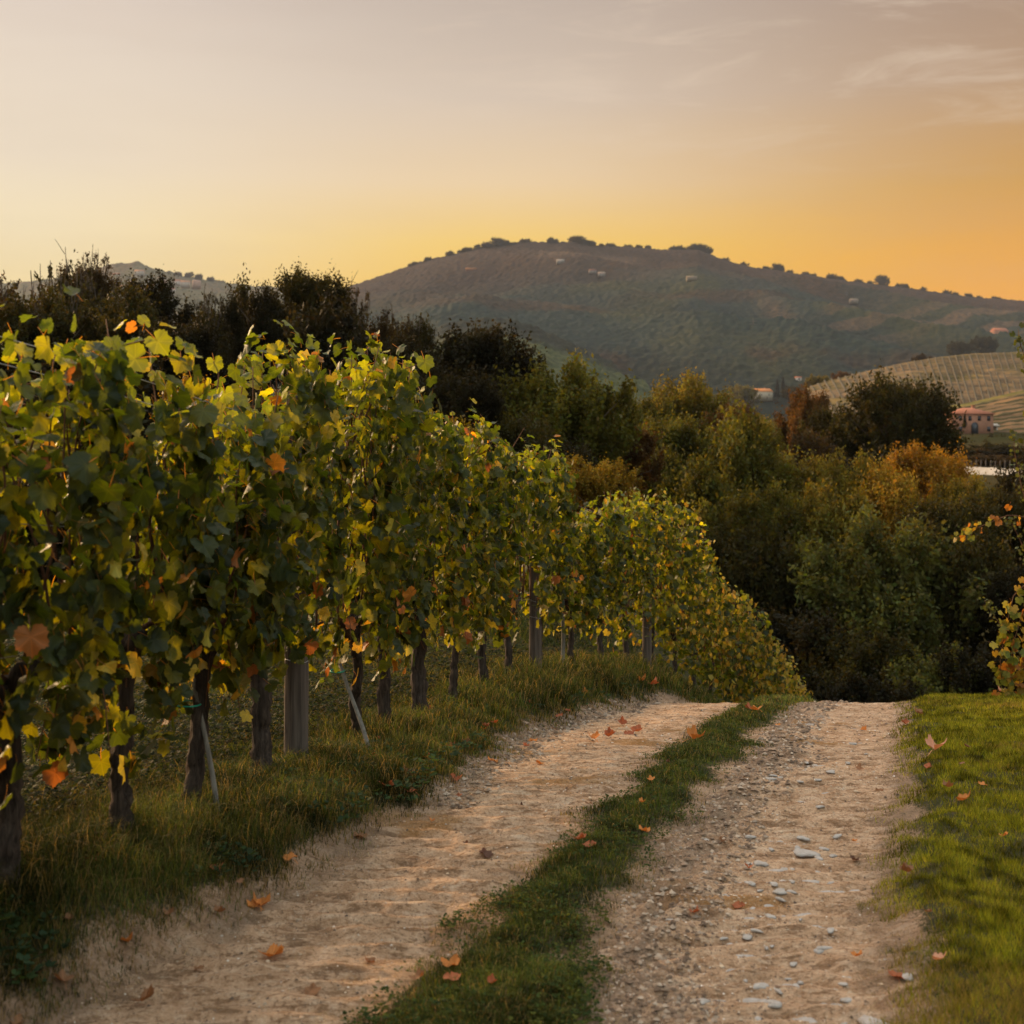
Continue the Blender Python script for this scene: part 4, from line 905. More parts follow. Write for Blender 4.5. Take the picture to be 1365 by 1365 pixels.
# ------------------------------------------------------------------ houses
def house(px, pyb, d, w, dep, h, roofh, label, wallc, roofc, rz=0.0, wins=3, floors=1, arch=False, hip=False, name='house', group=None):
    x = X_(px, d); z = Z_(pyb, d)
    root = thing(name, (x, d, z), label, 'house', group, rz)
    wb = MB(); wb.box((0, 0, h/2-1.0), (w, dep, h+2.0), wallc); wl = obj('wall', wb.mesh('wall'), M_wall, root)
    rb = MB(); e = 0.35; a, b = w/2+e, dep/2+e; rx = a if not hip else a-b*0.9
    V = [(-a, -b, h), (a, -b, h), (a, b, h), (-a, b, h), (-rx, 0, h+roofh), (rx, 0, h+roofh), (-a, -b, h-0.18), (a, -b, h-0.18), (a, b, h-0.18), (-a, b, h-0.18)]
    rb.add(V, [(0, 4, 3), (1, 2, 5)], [(0, 1, 5, 4), (2, 3, 4, 5), (6, 7, 1, 0), (7, 8, 2, 1), (8, 9, 3, 2), (9, 6, 0, 3), (9, 8, 7, 6)], roofc)
    rf = obj('roof', rb.mesh('roof'), M_tile, root)
    if w > 6:
        cb = MB(); cb.box((w*0.22, dep*0.12, h+roofh*0.9), (0.7, 0.7, 1.4), wallc); cb.box((w*0.22, dep*0.12, h+roofh*0.9+0.75), (0.9, 0.9, 0.12), roofc); obj('chimney', cb.mesh('chimney'), M_wall, rf)
    for fl in range(floors):
        for i in range(wins):
            xx = (i+0.5)/wins*w-w/2; zz = h*(fl+0.55)/floors
            if arch and abs(xx) < w*0.14 and fl == 0: continue
            mb = MB(); mb.box((xx, -dep/2-0.012, zz), (0.8, 0.05, 1.15), (0.05, 0.04, 0.04)); obj('window', mb.mesh('window'), M_pane, root)
            for sx_ in (-1, 1): 
                mb = MB(); mb.box((xx, sx_*0+dep/2+0.012, zz), (0.8, 0.05, 1.15), (0.05, 0.04, 0.04))
                if sx_ == 1: obj('window', mb.mesh('window'), M_pane, root)
    mb = MB(); 
    if arch:
        n = 14; r = 0.9; pts = [(-r, -dep/2-0.02, -0.2), (r, -dep/2-0.02, -0.2)]+[(r*cos(t_), -dep/2-0.02, 2.2+r*sin(t_)) for t_ in np.linspace(0, pi, n)]
        V = np.array(pts+[(p[0], p[1]-0.06, p[2]) for p in pts]); m_ = len(pts); c0 = np.array([(0, -dep/2-0.08, 1.2)]); V = np.vstack([V, c0])
        f3 = [(m_+i, m_+(i+1) % m_, 2*m_) for i in range(m_)]; f4 = [(i, (i+1) % m_, m_+(i+1) % m_, m_+i) for i in range(m_)]
        mb.add(V, f3, f4, (0.04, 0.03, 0.03)); obj('archway', mb.mesh('archway'), M_pane, root)
    else:
        mb.box((w*0.12, -dep/2-0.02, 1.0), (0.95, 0.07, 2.0), (0.12, 0.07, 0.04)); obj('door', mb.mesh('door'), M_wall, root)
    return root
PINK = (0.27, 0.13, 0.08); CREAM = (0.36, 0.30, 0.22); RED = (0.30, 0.11, 0.06); ORR = (0.46, 0.17, 0.05); WHT = (0.46, 0.41, 0.36)
def onhill(px, py):
    """distance at which the main hill shows at this pixel"""
    PXg = (hX/hY*F)+682.5; PYg = 600-(hZ-EYE)/hY*F
    dd = (PXg[:330]-px)**2+(PYg[:330]-py)**2; i = np.unravel_index(np.argmin(dd), dd.shape); return float(hY[i])
def hhouse(px, py, pw, lab, wc, rc, rz, wins, name='house'):
    d = onhill(px, py)-6; w = pw/F*d; house(px, py+1, d, w, w*.8, w*.45, w*.2, lab, wc, rc, rz, wins, 1, name=name)
house(1289, 580, 322, 9.6, 8, 5.2, 1.5, 'pink brick two-storey farmhouse with red hip roof beside the large dark tree', PINK, RED, 0.12, 4, 2, True, True, 'farmhouse')
house(1322, 577, 326, 2.2, 2, 1.8, 0.5, 'tiny white shed just right of the pink farmhouse', WHT, (0.4, 0.35, 0.3), 0.1, 1, 1, name='shed')
hhouse(1016, 531, 22, 'little cream house with bright orange roof beyond the grove', CREAM, ORR, 0.3, 2)
hhouse(1064, 506, 8, 'tiny pale hut right of the orange-roofed house', WHT, RED, 0.0, 1, 'hut')
hhouse(965, 534, 16, 'low house hardly showing over the trees left of the orange-roofed one', CREAM, RED, 0.1, 2)
hhouse(1332, 448, 18, 'pink house with reddish roof on the far right slope', PINK, RED, 0.2, 2)
hhouse(1263, 450, 20, 'brownish long house on the terraces above the vineyard', (0.22, 0.13, 0.09), RED, -0.1, 3)
def onhill(px, py):
    """distance at which the main hill shows at this pixel"""
    PXg = (hX/hY*F)+682.5; PYg = 600-(hZ-EYE)/hY*F
    dd = (PXg[:330]-px)**2+(PYg[:330]-py)**2; i = np.unravel_index(np.argmin(dd), dd.shape); return float(hY[i])
for (px, py, w, d, s_, c, lab) in FT:
    pb_ = py+w*(2.6 if s_ == 'cone' else 0.95)
    if 560 < d <= 1150 and not 1075 < px < 1250: d = onhill(px, pb_)-6
    tree(px, py, w, d, s_, 0, c, lab, 'cypress' if s_ == 'cone' else 'tree', 'cypress' if s_ == 'cone' else 'tree', 'trees round the far houses and fields', base=Z_(py+w*(2.6 if s_ == 'cone' else 0.95), d))
for (px, py, w, lab, wc, rc) in [(628, 360, 26, 'orange-lit villa on the left shoulder of the main hill', PINK, ORR), (747, 349, 17, 'white house alone on the meadow under the hill summit', WHT, (0.6, 0.5, 0.42)),
      (790, 362, 16, 'left one of two pale houses below the meadow on the hill', WHT, RED), (802, 366, 15, 'right one of two pale houses below the meadow on the hill', WHT, (0.55, 0.4, 0.3)), (922, 372, 20, 'long pale building low under the second knoll', CREAM, (0.4, 0.3, 0.2)), (1138, 402, 16, 'small pale house on the right flank of the hill', CREAM, (0.4, 0.3, 0.22))]:
    d = onhill(px, py)-8; wc = tuple(v*.42 for v in wc); rc = tuple(v*.4 for v in rc); house(px, py+2, d, w*.8, 9, 4.2, 3.2, lab, wc, rc, 0.1, 2, 1, group='houses on the main hill')
town = [(112, 384, 20), (124, 381, 16), (135, 388, 24), (150, 380, 18), (163, 386, 22), (176, 383, 18), (190, 388, 26), (203, 384, 16), (217, 381, 18), (236, 377, 20), (247, 380, 22), (262, 381, 18), (155, 368, 20), (186, 365, 24), (120, 392, 18), (228, 388, 18)]
for i, (px, py, w) in enumerate(town):
    d = 3000+ (388-py)*14
    house(px, py+3, d, w, 10, 9+(i % 3)*3, 4, 'small pale house with reddish roof in the hill town', ((0.38, 0.34, 0.30), (0.32, 0.27, 0.22), (0.30, 0.19, 0.14))[i % 3], ((0.24, 0.1, 0.06), (0.30, 0.15, 0.08), (0.28, 0.17, 0.12))[i % 3], 0.3*(i % 4)-0.4, 3, 2, group='houses of the hill town')
# pale field wall with posts behind it
d = 150; mb = MB(); n = 40; P = []
xs_ = np.linspace(X_(1275, d), X_(1440, d), n); dy = np.linspace(6, -8, n)
for i in range(n):
    z = Z_(636, d)+(xs_[i]-xs_[0])*-0.03-0.6; y_ = d+dy[i]; h_ = 1.75+0.12*vn(i*0.6, 0, 3); P += [(xs_[i], y_-.25, z-2.5), (xs_[i], y_-.2, z+h_), (xs_[i], y_+.2, z+h_), (xs_[i], y_+.25, z-2.5)]
i = np.arange(n-1)[:, None]*4; j = np.arange(3)[None]; f4 = np.stack([i+j, i+j+1, i+j+5, i+j+4], -1).reshape(-1, 4)
mb.add(P, None, f4, (0.56, 0.47, 0.38)); tag(obj('stone_wall', mb.mesh('stone_wall'), M_wall), 'pale stone wall along the field on the right, above the olive tree', 'wall')
for k in range(26):
    px = 1282+k*6.4; d2 = 156; mb = MB(); z = Z_(626, d2)-0.5; mb.tube([(0, 0, -1.0), (0, 0, 0.6), (0.02*random.random(), 0, 1.55+0.15*random.random())], 0.06, 6, (0.1, .08, .06))
    tag(obj('fence_post', mb.mesh('fence_post'), M_post, None, (X_(px, d2), d2, z)), 'thin dark post in the line behind the pale stone wall', 'post', 'posts behind the pale wall')
# distant pylon
pb = MB(); dpy = 1500; hp = 22
for sx_ in (-1, 1):
    for sy_ in (-1, 1): pb.tube([(sx_*2.2, sy_*2.2, 0), (sx_*.9, sy_*.9, hp*.6), (sx_*.3, sy_*.3, hp)], 0.1, 4)
for z_, w_ in ((hp*.7, 5), (hp*.85, 4)): pb.tube([(-w_, 0, z_), (w_, 0, z_)], 0.22, 4)
for k in range(6): pb.tube([(-2.1+k*.3, -2.1+k*.3, k*hp/7), (2.1-k*.3, 2.1-k*.3, (k+1)*hp/7)], 0.15, 4)
tag(obj('pylon', pb.mesh('pylon'), M_post, None, (X_(1004, dpy), dpy, Z_(450, dpy))), 'faint thin pylon on the slope above the little orange-roofed house', 'pylon')

# ------------------------------------------------------------------ yellow-leaved vine and shrub at the right edge
def edge_vine():
    y0 = 13.6; x0 = X_(1378, y0); z0 = gz(x0, y0)-0.03; g = np.random.default_rng(77)
    root = thing('climbing_vine', (x0, y0, z0), 'thin yellow-leaved vine hanging at the right edge of the lawn', 'vine')
    tb = MB(); q = np.array([(0.04*sin(u*5), 0.05*sin(u*3), u*3.9) for u in np.linspace(0, 1, 14)]); tb.tube(q, np.linspace(.035, .012, 14), 8, rough=.25); obj('stem', tb.mesh('stem', True), M_bark, root)
    cb = MB(); P = []; Tn = []; Tt = []; Sz = []; Cc = []
    def rel(px, py, dy=0.0): return np.array((X_(px, y0+dy)-x0, dy, Z_(py, y0+dy)-z0))
    def string(pts, n, s0, s1, cols, tube=True):
        pts = np.array(pts); k = np.linspace(0, len(pts)-1, 12); Q = np.stack([np.interp(k, np.arange(len(pts)), pts[:, a]) for a in range(3)], -1)
        if tube: cb.tube(Q, np.linspace(.006, .002, 12), 5)
        for i in range(n):
            u = g.random()**.9*11; a = int(min(u, 10)); p = Q[a]+(Q[a+1]-Q[a])*(u-a)+g.normal(0, .035, 3); P.append(p); Tn.append(np.array((0, -1, .3))+g.normal(0, .6, 3)); Tt.append(np.array((0, 0, -1))+g.normal(0, .5, 3)); Sz.append(g.uniform(s0, s1)); Cc.append(cols[g.integers(0, len(cols))]*g.uniform(.8, 1.15))
    Y2 = [C3(c) for c in ((.20, .19, .03), (.27, .18, .02), (.27, .11, .02), (.11, .13, .02))]
    G2 = [C3(c) for c in ((.06, .08, .02), (.09, .10, .02), (.05, .06, .02))]
    string([rel(1372, 690), rel(1345, 686), rel(1318, 697), rel(1293, 708), rel(1274, 718)], 26, .06, .11, Y2)
    string([rel(1380, 770), rel(1352, 790), rel(1340, 840), rel(1333, 880), rel(1336, 925)], 60, .08, .13, Y2)
    string([rel(1378, 800), rel(1362, 820), rel(1350, 860), rel(1346, 905), rel(1350, 935)], 70, .08, .13, Y2)
    string([rel(1376, 860), rel(1360, 890), rel(1358, 935)], 40, .08, .13, Y2)
    string([rel(1378, 700), rel(1362, 650), rel(1352, 600), rel(1352, 575)], 60, .035, .06, G2)
    string([rel(1378, 540), rel(1368, 480), rel(1360, 460), rel(1357, 438)], 22, .05, .09, G2)
    string([rel(1378, 900, .3), rel(1345, 850, .3), rel(1325, 820, .3), rel(1312, 800, .3)], 80, .03, .055, G2)
    string([rel(1376, 760, .3), rel(1360, 720, .3), rel(1345, 690, .3)], 60, .03, .055, G2)
    for k in range(3): string([rel(1385+k*9, 930), rel(1382+k*10, 800), rel(1378+k*9, 650), rel(1374+k*8, 480)], 130, .07, .12, G2+Y2[3:])
    obj('cane', cb.mesh('cane', True), M_cane, root)
    obj('foliage', build_leaves('foliage', np.array(P), np.array(Tn), np.array(Tt), np.array(Sz), np.array(Cc), 1, g), M_yleaf, root)
edge_vine()

# ------------------------------------------------------------------ grass (uncountable)
def blades(name, x, y, h, w, lean, col, label, mat=M_grass, seg=2, droop=0.5):
    n = len(x); g = np.random.default_rng(n); z = ground(x, y); a = g.random(n)*2*pi; la = g.random(n)*2*pi
    dx = np.cos(a)*w*.5; dy = np.sin(a)*w*.5; lx = np.cos(la)*lean*h; ly = np.sin(la)*lean*h; zz = z-0.006
    if seg == 1:
        V = np.stack([np.stack([x-dx, y-dy, zz], -1), np.stack([x+dx, y+dy, zz], -1), np.stack([x+lx, y+ly, z+h], -1)], 1).reshape(-1, 3); F = [np.arange(n*3).reshape(-1, 3)]; k = 3
    else:
        V = np.stack([np.stack([x-dx, y-dy, zz], -1), np.stack([x+dx, y+dy, zz], -1), np.stack([x+dx*.7+lx*.4, y+dy*.7+ly*.4, z+h*.62], -1), np.stack([x-dx*.7+lx*.4, y-dy*.7+ly*.4, z+h*.62], -1),
             np.stack([x+lx*1.15, y+ly*1.15, z+h*(1-droop*lean)], -1)], 1).reshape(-1, 3)
        b = np.arange(n)*5; F = [np.stack([b+3, b+2, b+4], -1), np.stack([b, b+1, b+2, b+3], -1)]; k = 5
    o = obj(name, mesh_np(name, V, F, np.repeat(col, k, 0)), mat); tag(o, label, 'grass', None, 'stuff'); return o
def scatter(n, y0, y1, u0, u1, g, p=1.0):
    """uniform in image space-ish: density falls with distance"""
    y = np.exp(g.uniform(math.log(y0), math.log(y1), n)) if p == 1 else g.uniform(y0, y1, n)
    return g.uniform(u0, u1, n)*y, y
def gcol(pal, n, g, lo=.7, hi=1.3):
    pal = np.array(pal); return pal[g.integers(0, len(pal), n)]*g.uniform(lo, hi, (n, 1))
g = np.random.default_rng(5)
# lawn
x, y = scatter(620000, 3.4, 19, 0.22, 0.62, g); v, c, l = masks(x, y)
keep = (l > -0.05+0.07*g.random(len(x)))&(g.random(len(x)) < np.clip(.35+sm(0, .35, l)*.65-0.55*sm(.1, .5, fbm(x*4, y*4, 44, 3)), 0, 1)); x, y, l = x[keep], y[keep], l[keep]
far = np.clip(y/8, .6, 2.2)
dry = sm(0.0, 0.6, fbm(x*1.1, y*0.9, 45, 3)+0.55*sm(6.5, 4.2, y)-.1); cG = gcol([(.130, .135, .011), (.165, .155, .012), (.09, .105, .010), (.20, .165, .020)], len(x), g, .35, 1.5); cD = gcol([(.25, .17, .05), (.20, .15, .035)], len(x), g)
pick = (g.random(len(x)) < dry*.6)[:, None]; cG = cG*np.clip(1+1.7*fbm(x*15, y*15, 58, 3)+.5*fbm(x*1.5, y*1.5, 59, 2), .3, 1.8)[:, None]
blades('grass', x, y, g.uniform(.010, .038, len(x))*(1+.9*fbm(x*13, y*13, 46, 3)), .0052*far, g.uniform(.2, .9, len(x)), np.where(pick, cD, cG), 'short bright green grass of the lawn right of the track', seg=1)
# centre strip
x, y = scatter(420000, 3.4, 19, -0.25, 0.32, g); v, c, l = masks(x, y)
keep = (c > -0.03)&(g.random(len(x)) < np.clip(.15+.85*sm(0, .2, c)-.5*sm(.15, .5, fbm(x*3, y*3, 57, 3)), 0, 1)); x, y, c = x[keep], y[keep], c[keep]; far = np.clip(y/8, .6, 2.2)
cG = gcol([(.045, .060, .013), (.062, .075, .014), (.030, .045, .012), (.09, .088, .018)], len(x), g, .4, 1.5); cD = gcol([(.26, .17, .06), (.18, .12, .05)], len(x), g)
cG = cG*((1+.9*sm(11, 14, y))*np.clip(1+1.4*fbm(x*9, y*9, 62, 3), .4, 1.8))[:, None]
blades('grass', x, y, g.uniform(.022, .055, len(x))*(.6+.6*sm(0, .2, c))*(1+.5*sm(11, 14, y)), .0045*far, g.uniform(.3, 1.1, len(x)), np.where((g.random(len(x)) < .10+.2*sm(.1, 0, c)+.14*sm(11, 13, y))[:, None], cD, cG), 'low dark green grass and clover on the strip between the wheel tracks')
def rosettes(name, x, y, s, hgt, col, label, nl=3):
    n = len(x); g = np.random.default_rng(n+1); z = ground(x, y); VV = []
    for k in range(nl):
        a = g.random(n)*2*pi; d = np.stack([np.cos(a), np.sin(a), g.uniform(.1, .7, n)], -1); d = unit(d); sd = np.stack([-np.sin(a), np.cos(a), g.normal(0, .2, n)], -1); b = np.stack([x, y, z+hgt], -1)+d*(s*.25)[:, None]; ss = s[:, None]
        VV.append(np.stack([b, b+d*ss*.5+sd*ss*.38, b+d*ss, b+d*ss*.5-sd*ss*.38], 1))
    V = np.concatenate(VV, 0).reshape(-1, 3); c = np.repeat(np.tile(col, (nl, 1)), 4, 0)
    tag(obj(name, mesh_np(name, V, [np.arange(len(V)).reshape(-1, 4)], c), M_grass), label, 'ground cover', None, 'stuff')
x, y = scatter(90000, 3.4, 17, -0.25, 0.32, g); v, c, l = masks(x, y); keep = (c > 0.0)&(fbm(x*3, y*3, 47, 3)+g.normal(0, .25, len(x)) > .0); x, y = x[keep], y[keep]
rosettes('clover', x, y, g.uniform(.008, .017, len(x)), g.uniform(.006, .04, len(x)), gcol([(.042, .062, .015), (.028, .045, .013), (.075, .08, .016)], len(x), g), 'small round clover leaves among the grass of the centre strip')
# verge under the vines
x, y = scatter(620000, 3.4, 24, -0.62, 0.22, g); v, c, l = masks(x, y); rx = rowX(y)
keep = (v > -0.06)&(x > rx-5)&(g.random(len(x)) < np.clip(.15+1.0*sm(-.04, .16, v)-.45*sm(.1, .5, fbm(x*1.5, y*1.5, 48, 3)), .04, 1)); x, y, v = x[keep], y[keep], v[keep]; far = np.clip(y/8, .6, 2.0)
cG = gcol([(.042, .058, .014), (.06, .074, .016), (.032, .044, .014), (.09, .088, .02)], len(x), g, .4, 1.4)*np.clip(1+1.3*fbm(x*5, y*5, 60, 3), .35, 1.7)[:, None]; cD = gcol([(.22, .15, .06), (.16, .11, .045)], len(x), g)
blades('grass', x, y, g.uniform(.04, .15, len(x))*(.22+.88*sm(0.0, .35, v))*(1+.6*fbm(x*1.2, y*1.2, 49, 3))*(1+.35*sm(9, 12, y)), .0045*far, g.uniform(.2, .95, len(x)), np.where((g.random(len(x)) < .16+.3*sm(.3, 0, v))[:, None], cD, cG), 'long dark grass on the verge under the vine row')
x, y = scatter(130000, 3.6, 30, -0.62, 0.12, g); rx = rowX(y); keep = (x < rx-0.25)&(x > rx-9)&(fbm(x*1.1, y*1.1, 52, 3) > -.35); x, y = x[keep], y[keep]
rosettes('weeds', x, y, g.uniform(.012, .032, len(x))*np.clip(y/8, .8, 1.6), g.uniform(.01, .22, len(x))*(1+.5*fbm(x, y, 53, 2)), gcol([(.018, .026, .009), (.030, .038, .012), (.014, .018, .008), (.05, .04, .018)], len(x), g), 'dense small-leaved weeds on the ground behind the vine trunks', 4)
x, y = scatter(30000, 3.6, 16, -0.5, 0.2, g); v, c, l = masks(x, y); keep = (v > 0.1)&(x > rowX(y)-1)&(fbm(x*2, y*2, 54, 3) > .05); x, y = x[keep], y[keep]
rosettes('weeds', x, y, g.uniform(.015, .04, len(x)), g.uniform(.01, .07, len(x)), gcol([(.04, .065, .03), (.05, .08, .03), (.03, .05, .025)], len(x), g), 'broad-leaved weeds among the verge grass', 4)
# straw and crumbs along the bare edges
x, y = scatter(260000, 3.4, 16, -0.42, 0.36, g); v, c, l = masks(x, y); e = np.maximum(np.maximum(np.exp(-(v/.14)**2), np.exp(-(c/.10)**2)), np.exp(-(l/.10)**2)); keep = g.random(len(x)) < e*.55+.015; x, y = x[keep], y[keep]
blades('straw', x, y, g.uniform(.006, .02, len(x)), .004*np.clip(y/7, .7, 2), g.uniform(1.0, 4, len(x)), gcol([(.26, .17, .08), (.13, .08, .04), (.34, .25, .13), (.08, .07, .03)], len(x), g), 'dry straw and crumbs of litter along the edges of the wheel tracks', seg=1)
# gravel crumbs
def crumbs(name, n, label, s0, s1, pal, cond, y1=15):
    x, y = scatter(n, 3.4, y1, -0.4, 0.36, g); k = cond(x, y); x, y = x[k], y[k]; n = len(x); z = ground(x, y); s = g.uniform(s0, s1, n)*np.clip(y/7, .8, 1.6)
    T = np.array([(1, 0, 0), (0, 1, 0), (-1, 0, 0), (0, -1, 0), (0, 0, .7)]); F3 = np.array([(0, 1, 4), (1, 2, 4), (2, 3, 4), (3, 0, 4)]); a = g.random(n)*6.28
    T2 = T[None]*g.uniform(.6, 1.4, (n, 5, 3)); X = T2[..., 0]*np.cos(a)[:, None]-T2[..., 1]*np.sin(a)[:, None]; Y = T2[..., 0]*np.sin(a)[:, None]+T2[..., 1]*np.cos(a)[:, None]
    V = np.stack([x[:, None]+X*s[:, None], y[:, None]+Y*s[:, None], z[:, None]-.002+T2[..., 2]*s[:, None]*.8], -1).reshape(-1, 3)
    c = np.repeat(gcol(pal, n, g), 5, 0)
    tag(obj(name, mesh_np(name, V, [(F3[None]+(np.arange(n)*5)[:, None, None]).reshape(-1, 3)], c), M_stone), label, 'gravel', None, 'stuff')
def onroad(x, y):
    v, c, l = masks(x, y); return (v < 0)&(c < 0.02)&(l < 0.02)&(g.random(len(x)) < .35+.65*np.exp(-((x-.235*y+.33)/.16)**2)*(x > 0))
def onbank(x, y):
    v, c, l = masks(x, y); return ((c > -.38)&(c < .03)&(x > ip(y, *CR)-.02))|((v > -.22)&(v < .08)&(y > 6.5))
crumbs('gravel', 110000, 'fine pale gravel scattered over the wheel tracks', .002, .008, [(.42, .31, .21), (.52, .45, .38), (.22, .14, .09), (.14, .09, .06), (.36, .25, .16)], onroad)
crumbs('soil_clods', 22000, 'crusts and crumbs of dry earth on the wheel tracks', .003, .013, [(.30, .20, .13), (.38, .28, .19), (.16, .10, .065), (.10, .065, .045)], onroad)
crumbs('soil_clods', 110000, 'crumbly brown clods on the bank beside the right wheel track', .005, .020, [(.20, .13, .085), (.24, .165, .11), (.11, .07, .045), (.15, .10, .065), (.30, .23, .17)], onbank)

# ------------------------------------------------------------------ stones in the right wheel track
def stone_mesh(seed):
    g = np.random.default_rng(seed); n, m = 12, 8; V = []
    for i in range(m+1):
        ph = pi*i/m
        for j in range(n):
            th = 2*pi*j/n; r = 1+.22*sin(th*2+seed)+.16*cos(th*3+seed*2)*sin(ph)+.10*g.normal(); V.append((r*cos(th)*sin(ph)**.8, r*.75*sin(th)*sin(ph)**.8, .42*cos(ph)+.03*g.normal()*sin(ph)))
    i = np.arange(m)[:, None]*n; j = np.arange(n)[None]; k = (j+1) % n; f4 = np.stack([i+j, i+n+j, i+n+k, i+k], -1).reshape(-1, 4)
    mb = MB(); mb.add(V, None, f4, (0.33, 0.295, 0.265)); me = mb.mesh('stone', True); me.materials.append(M_stone); return me
SM = [stone_mesh(s) for s in range(5)]
def y_of(py, px=None):
    """distance at which the ground shows at this pixel"""
    dd = np.exp(np.linspace(math.log(3.3), math.log(17), 400)); xx = X_(px, dd); zz = ground(xx, dd, False)+0.03; pp = 600+(EYE-zz)/dd*F
    i = np.argmax(pp <= py) if (pp <= py).any() else int(np.argmin(np.abs(pp-py))); return float(dd[i])
STN = [(1033, 1153, 26, 'flat bluish-white stone left in the cluster of the right wheel track'), (1083, 1163, 30, 'pale rounded stone in the middle of the cluster in the right track'), (1112, 1178, 56, 'largest flat pale rock slab in the right wheel track'), (1143, 1180, 20, 'whitish stone at the right end of the largest slab'),
 (1046, 1168, 18, None), (1040, 1184, 22, None), (1070, 1209, 44, 'long flat white stone below the cluster in the right track'), (1073, 1130, 32, 'low pale stone above the cluster in the right track'), (1098, 1124, 14, None), (1133, 1146, 16, 'small white stone right above the largest slab'), (1110, 1130, 12, None),
 (1000, 1084, 22, 'pale stone lying by the left side of the right wheel track'), (1055, 1102, 14, None), (1070, 1108, 16, None), (1100, 1018, 30, 'flat pale stone far up the right wheel track'), (1108, 1024, 14, None), (1105, 1050, 16, None), (1055, 1302, 32, 'flat white stone in the lowest group of the right track'),
 (1005, 1318, 44, 'wide pale slab in the lowest group of the right track'), (1030, 1322, 20, None), (955, 1318, 34, 'pale slab at the left of the lowest stone group'), (935, 1330, 20, None), (1118, 1322, 18, 'small bluish stone right of the lowest stone group'), (1075, 1350, 34, 'grey stone at the bottom edge of the right track'), (1175, 1362, 60, 'big pale stone cut by the bottom edge'),
 (1210, 1297, 22, 'bluish stone in the edge of the lawn'), (912, 1250, 12, None), (1085, 1222, 18, None), (1060, 1225, 14, None), (1100, 1225, 14, None), (1022, 1240, 12, None), (860, 1225, 10, None), (1125, 1300, 12, None), (1065, 1165, 12, None), (1090, 1150, 10, None), (1120, 1080, 10, None), (1150, 1060, 10, None), (1092, 1070, 12, None), (1066, 1040, 10, None), (1130, 1012, 10, None), (1180, 1010, 10, None)]
for i, (px, py, w, lab) in enumerate(STN):
    d = y_of(py, px); x = X_(px, d); s = w/F*d/2*0.92; o = obj('stone', SM[i % 5], None, None, (x, d, gz(x, d)-s*(.14 if w > 24 else .08)))
    o.scale = (s, s*1.5, s*(.55 if w > 30 else .8)); o.rotation_euler = (random.uniform(-.08, .08), random.uniform(-.08, .08), random.uniform(-.4, .4) + (pi if i % 2 else 0))
    tag(o, lab or 'small pale stone bedded in the dirt of the right wheel track', 'stone', 'stones in the wheel track')

gp = np.random.default_rng(91); npb = 0
while npb < 130:
    d = float(np.exp(gp.uniform(math.log(3.9), math.log(12)))); x = 0.236*d-0.16+gp.normal(0, .17)*(0.6+0.4*d/6)
    v_, c_, l_ = masks(np.array([x]), np.array([d]))
    if c_[0] > -.12 or l_[0] > -.1 or vn(d*1.6, x*1.5, 77) < .42: continue
    npb += 1; s = gp.uniform(.010, .028)*(.7+d/14); o = obj('stone', SM[npb % 5], None, None, (x, d, gz(x, d)-s*.12)); o.scale = (s, s*gp.uniform(.7, 1.3), s*.7); o.rotation_euler = (0, 0, gp.random()*6.28)
    tag(o, 'small pale pebble pressed into the dirt of the right wheel track', 'stone', 'pebbles in the wheel track')

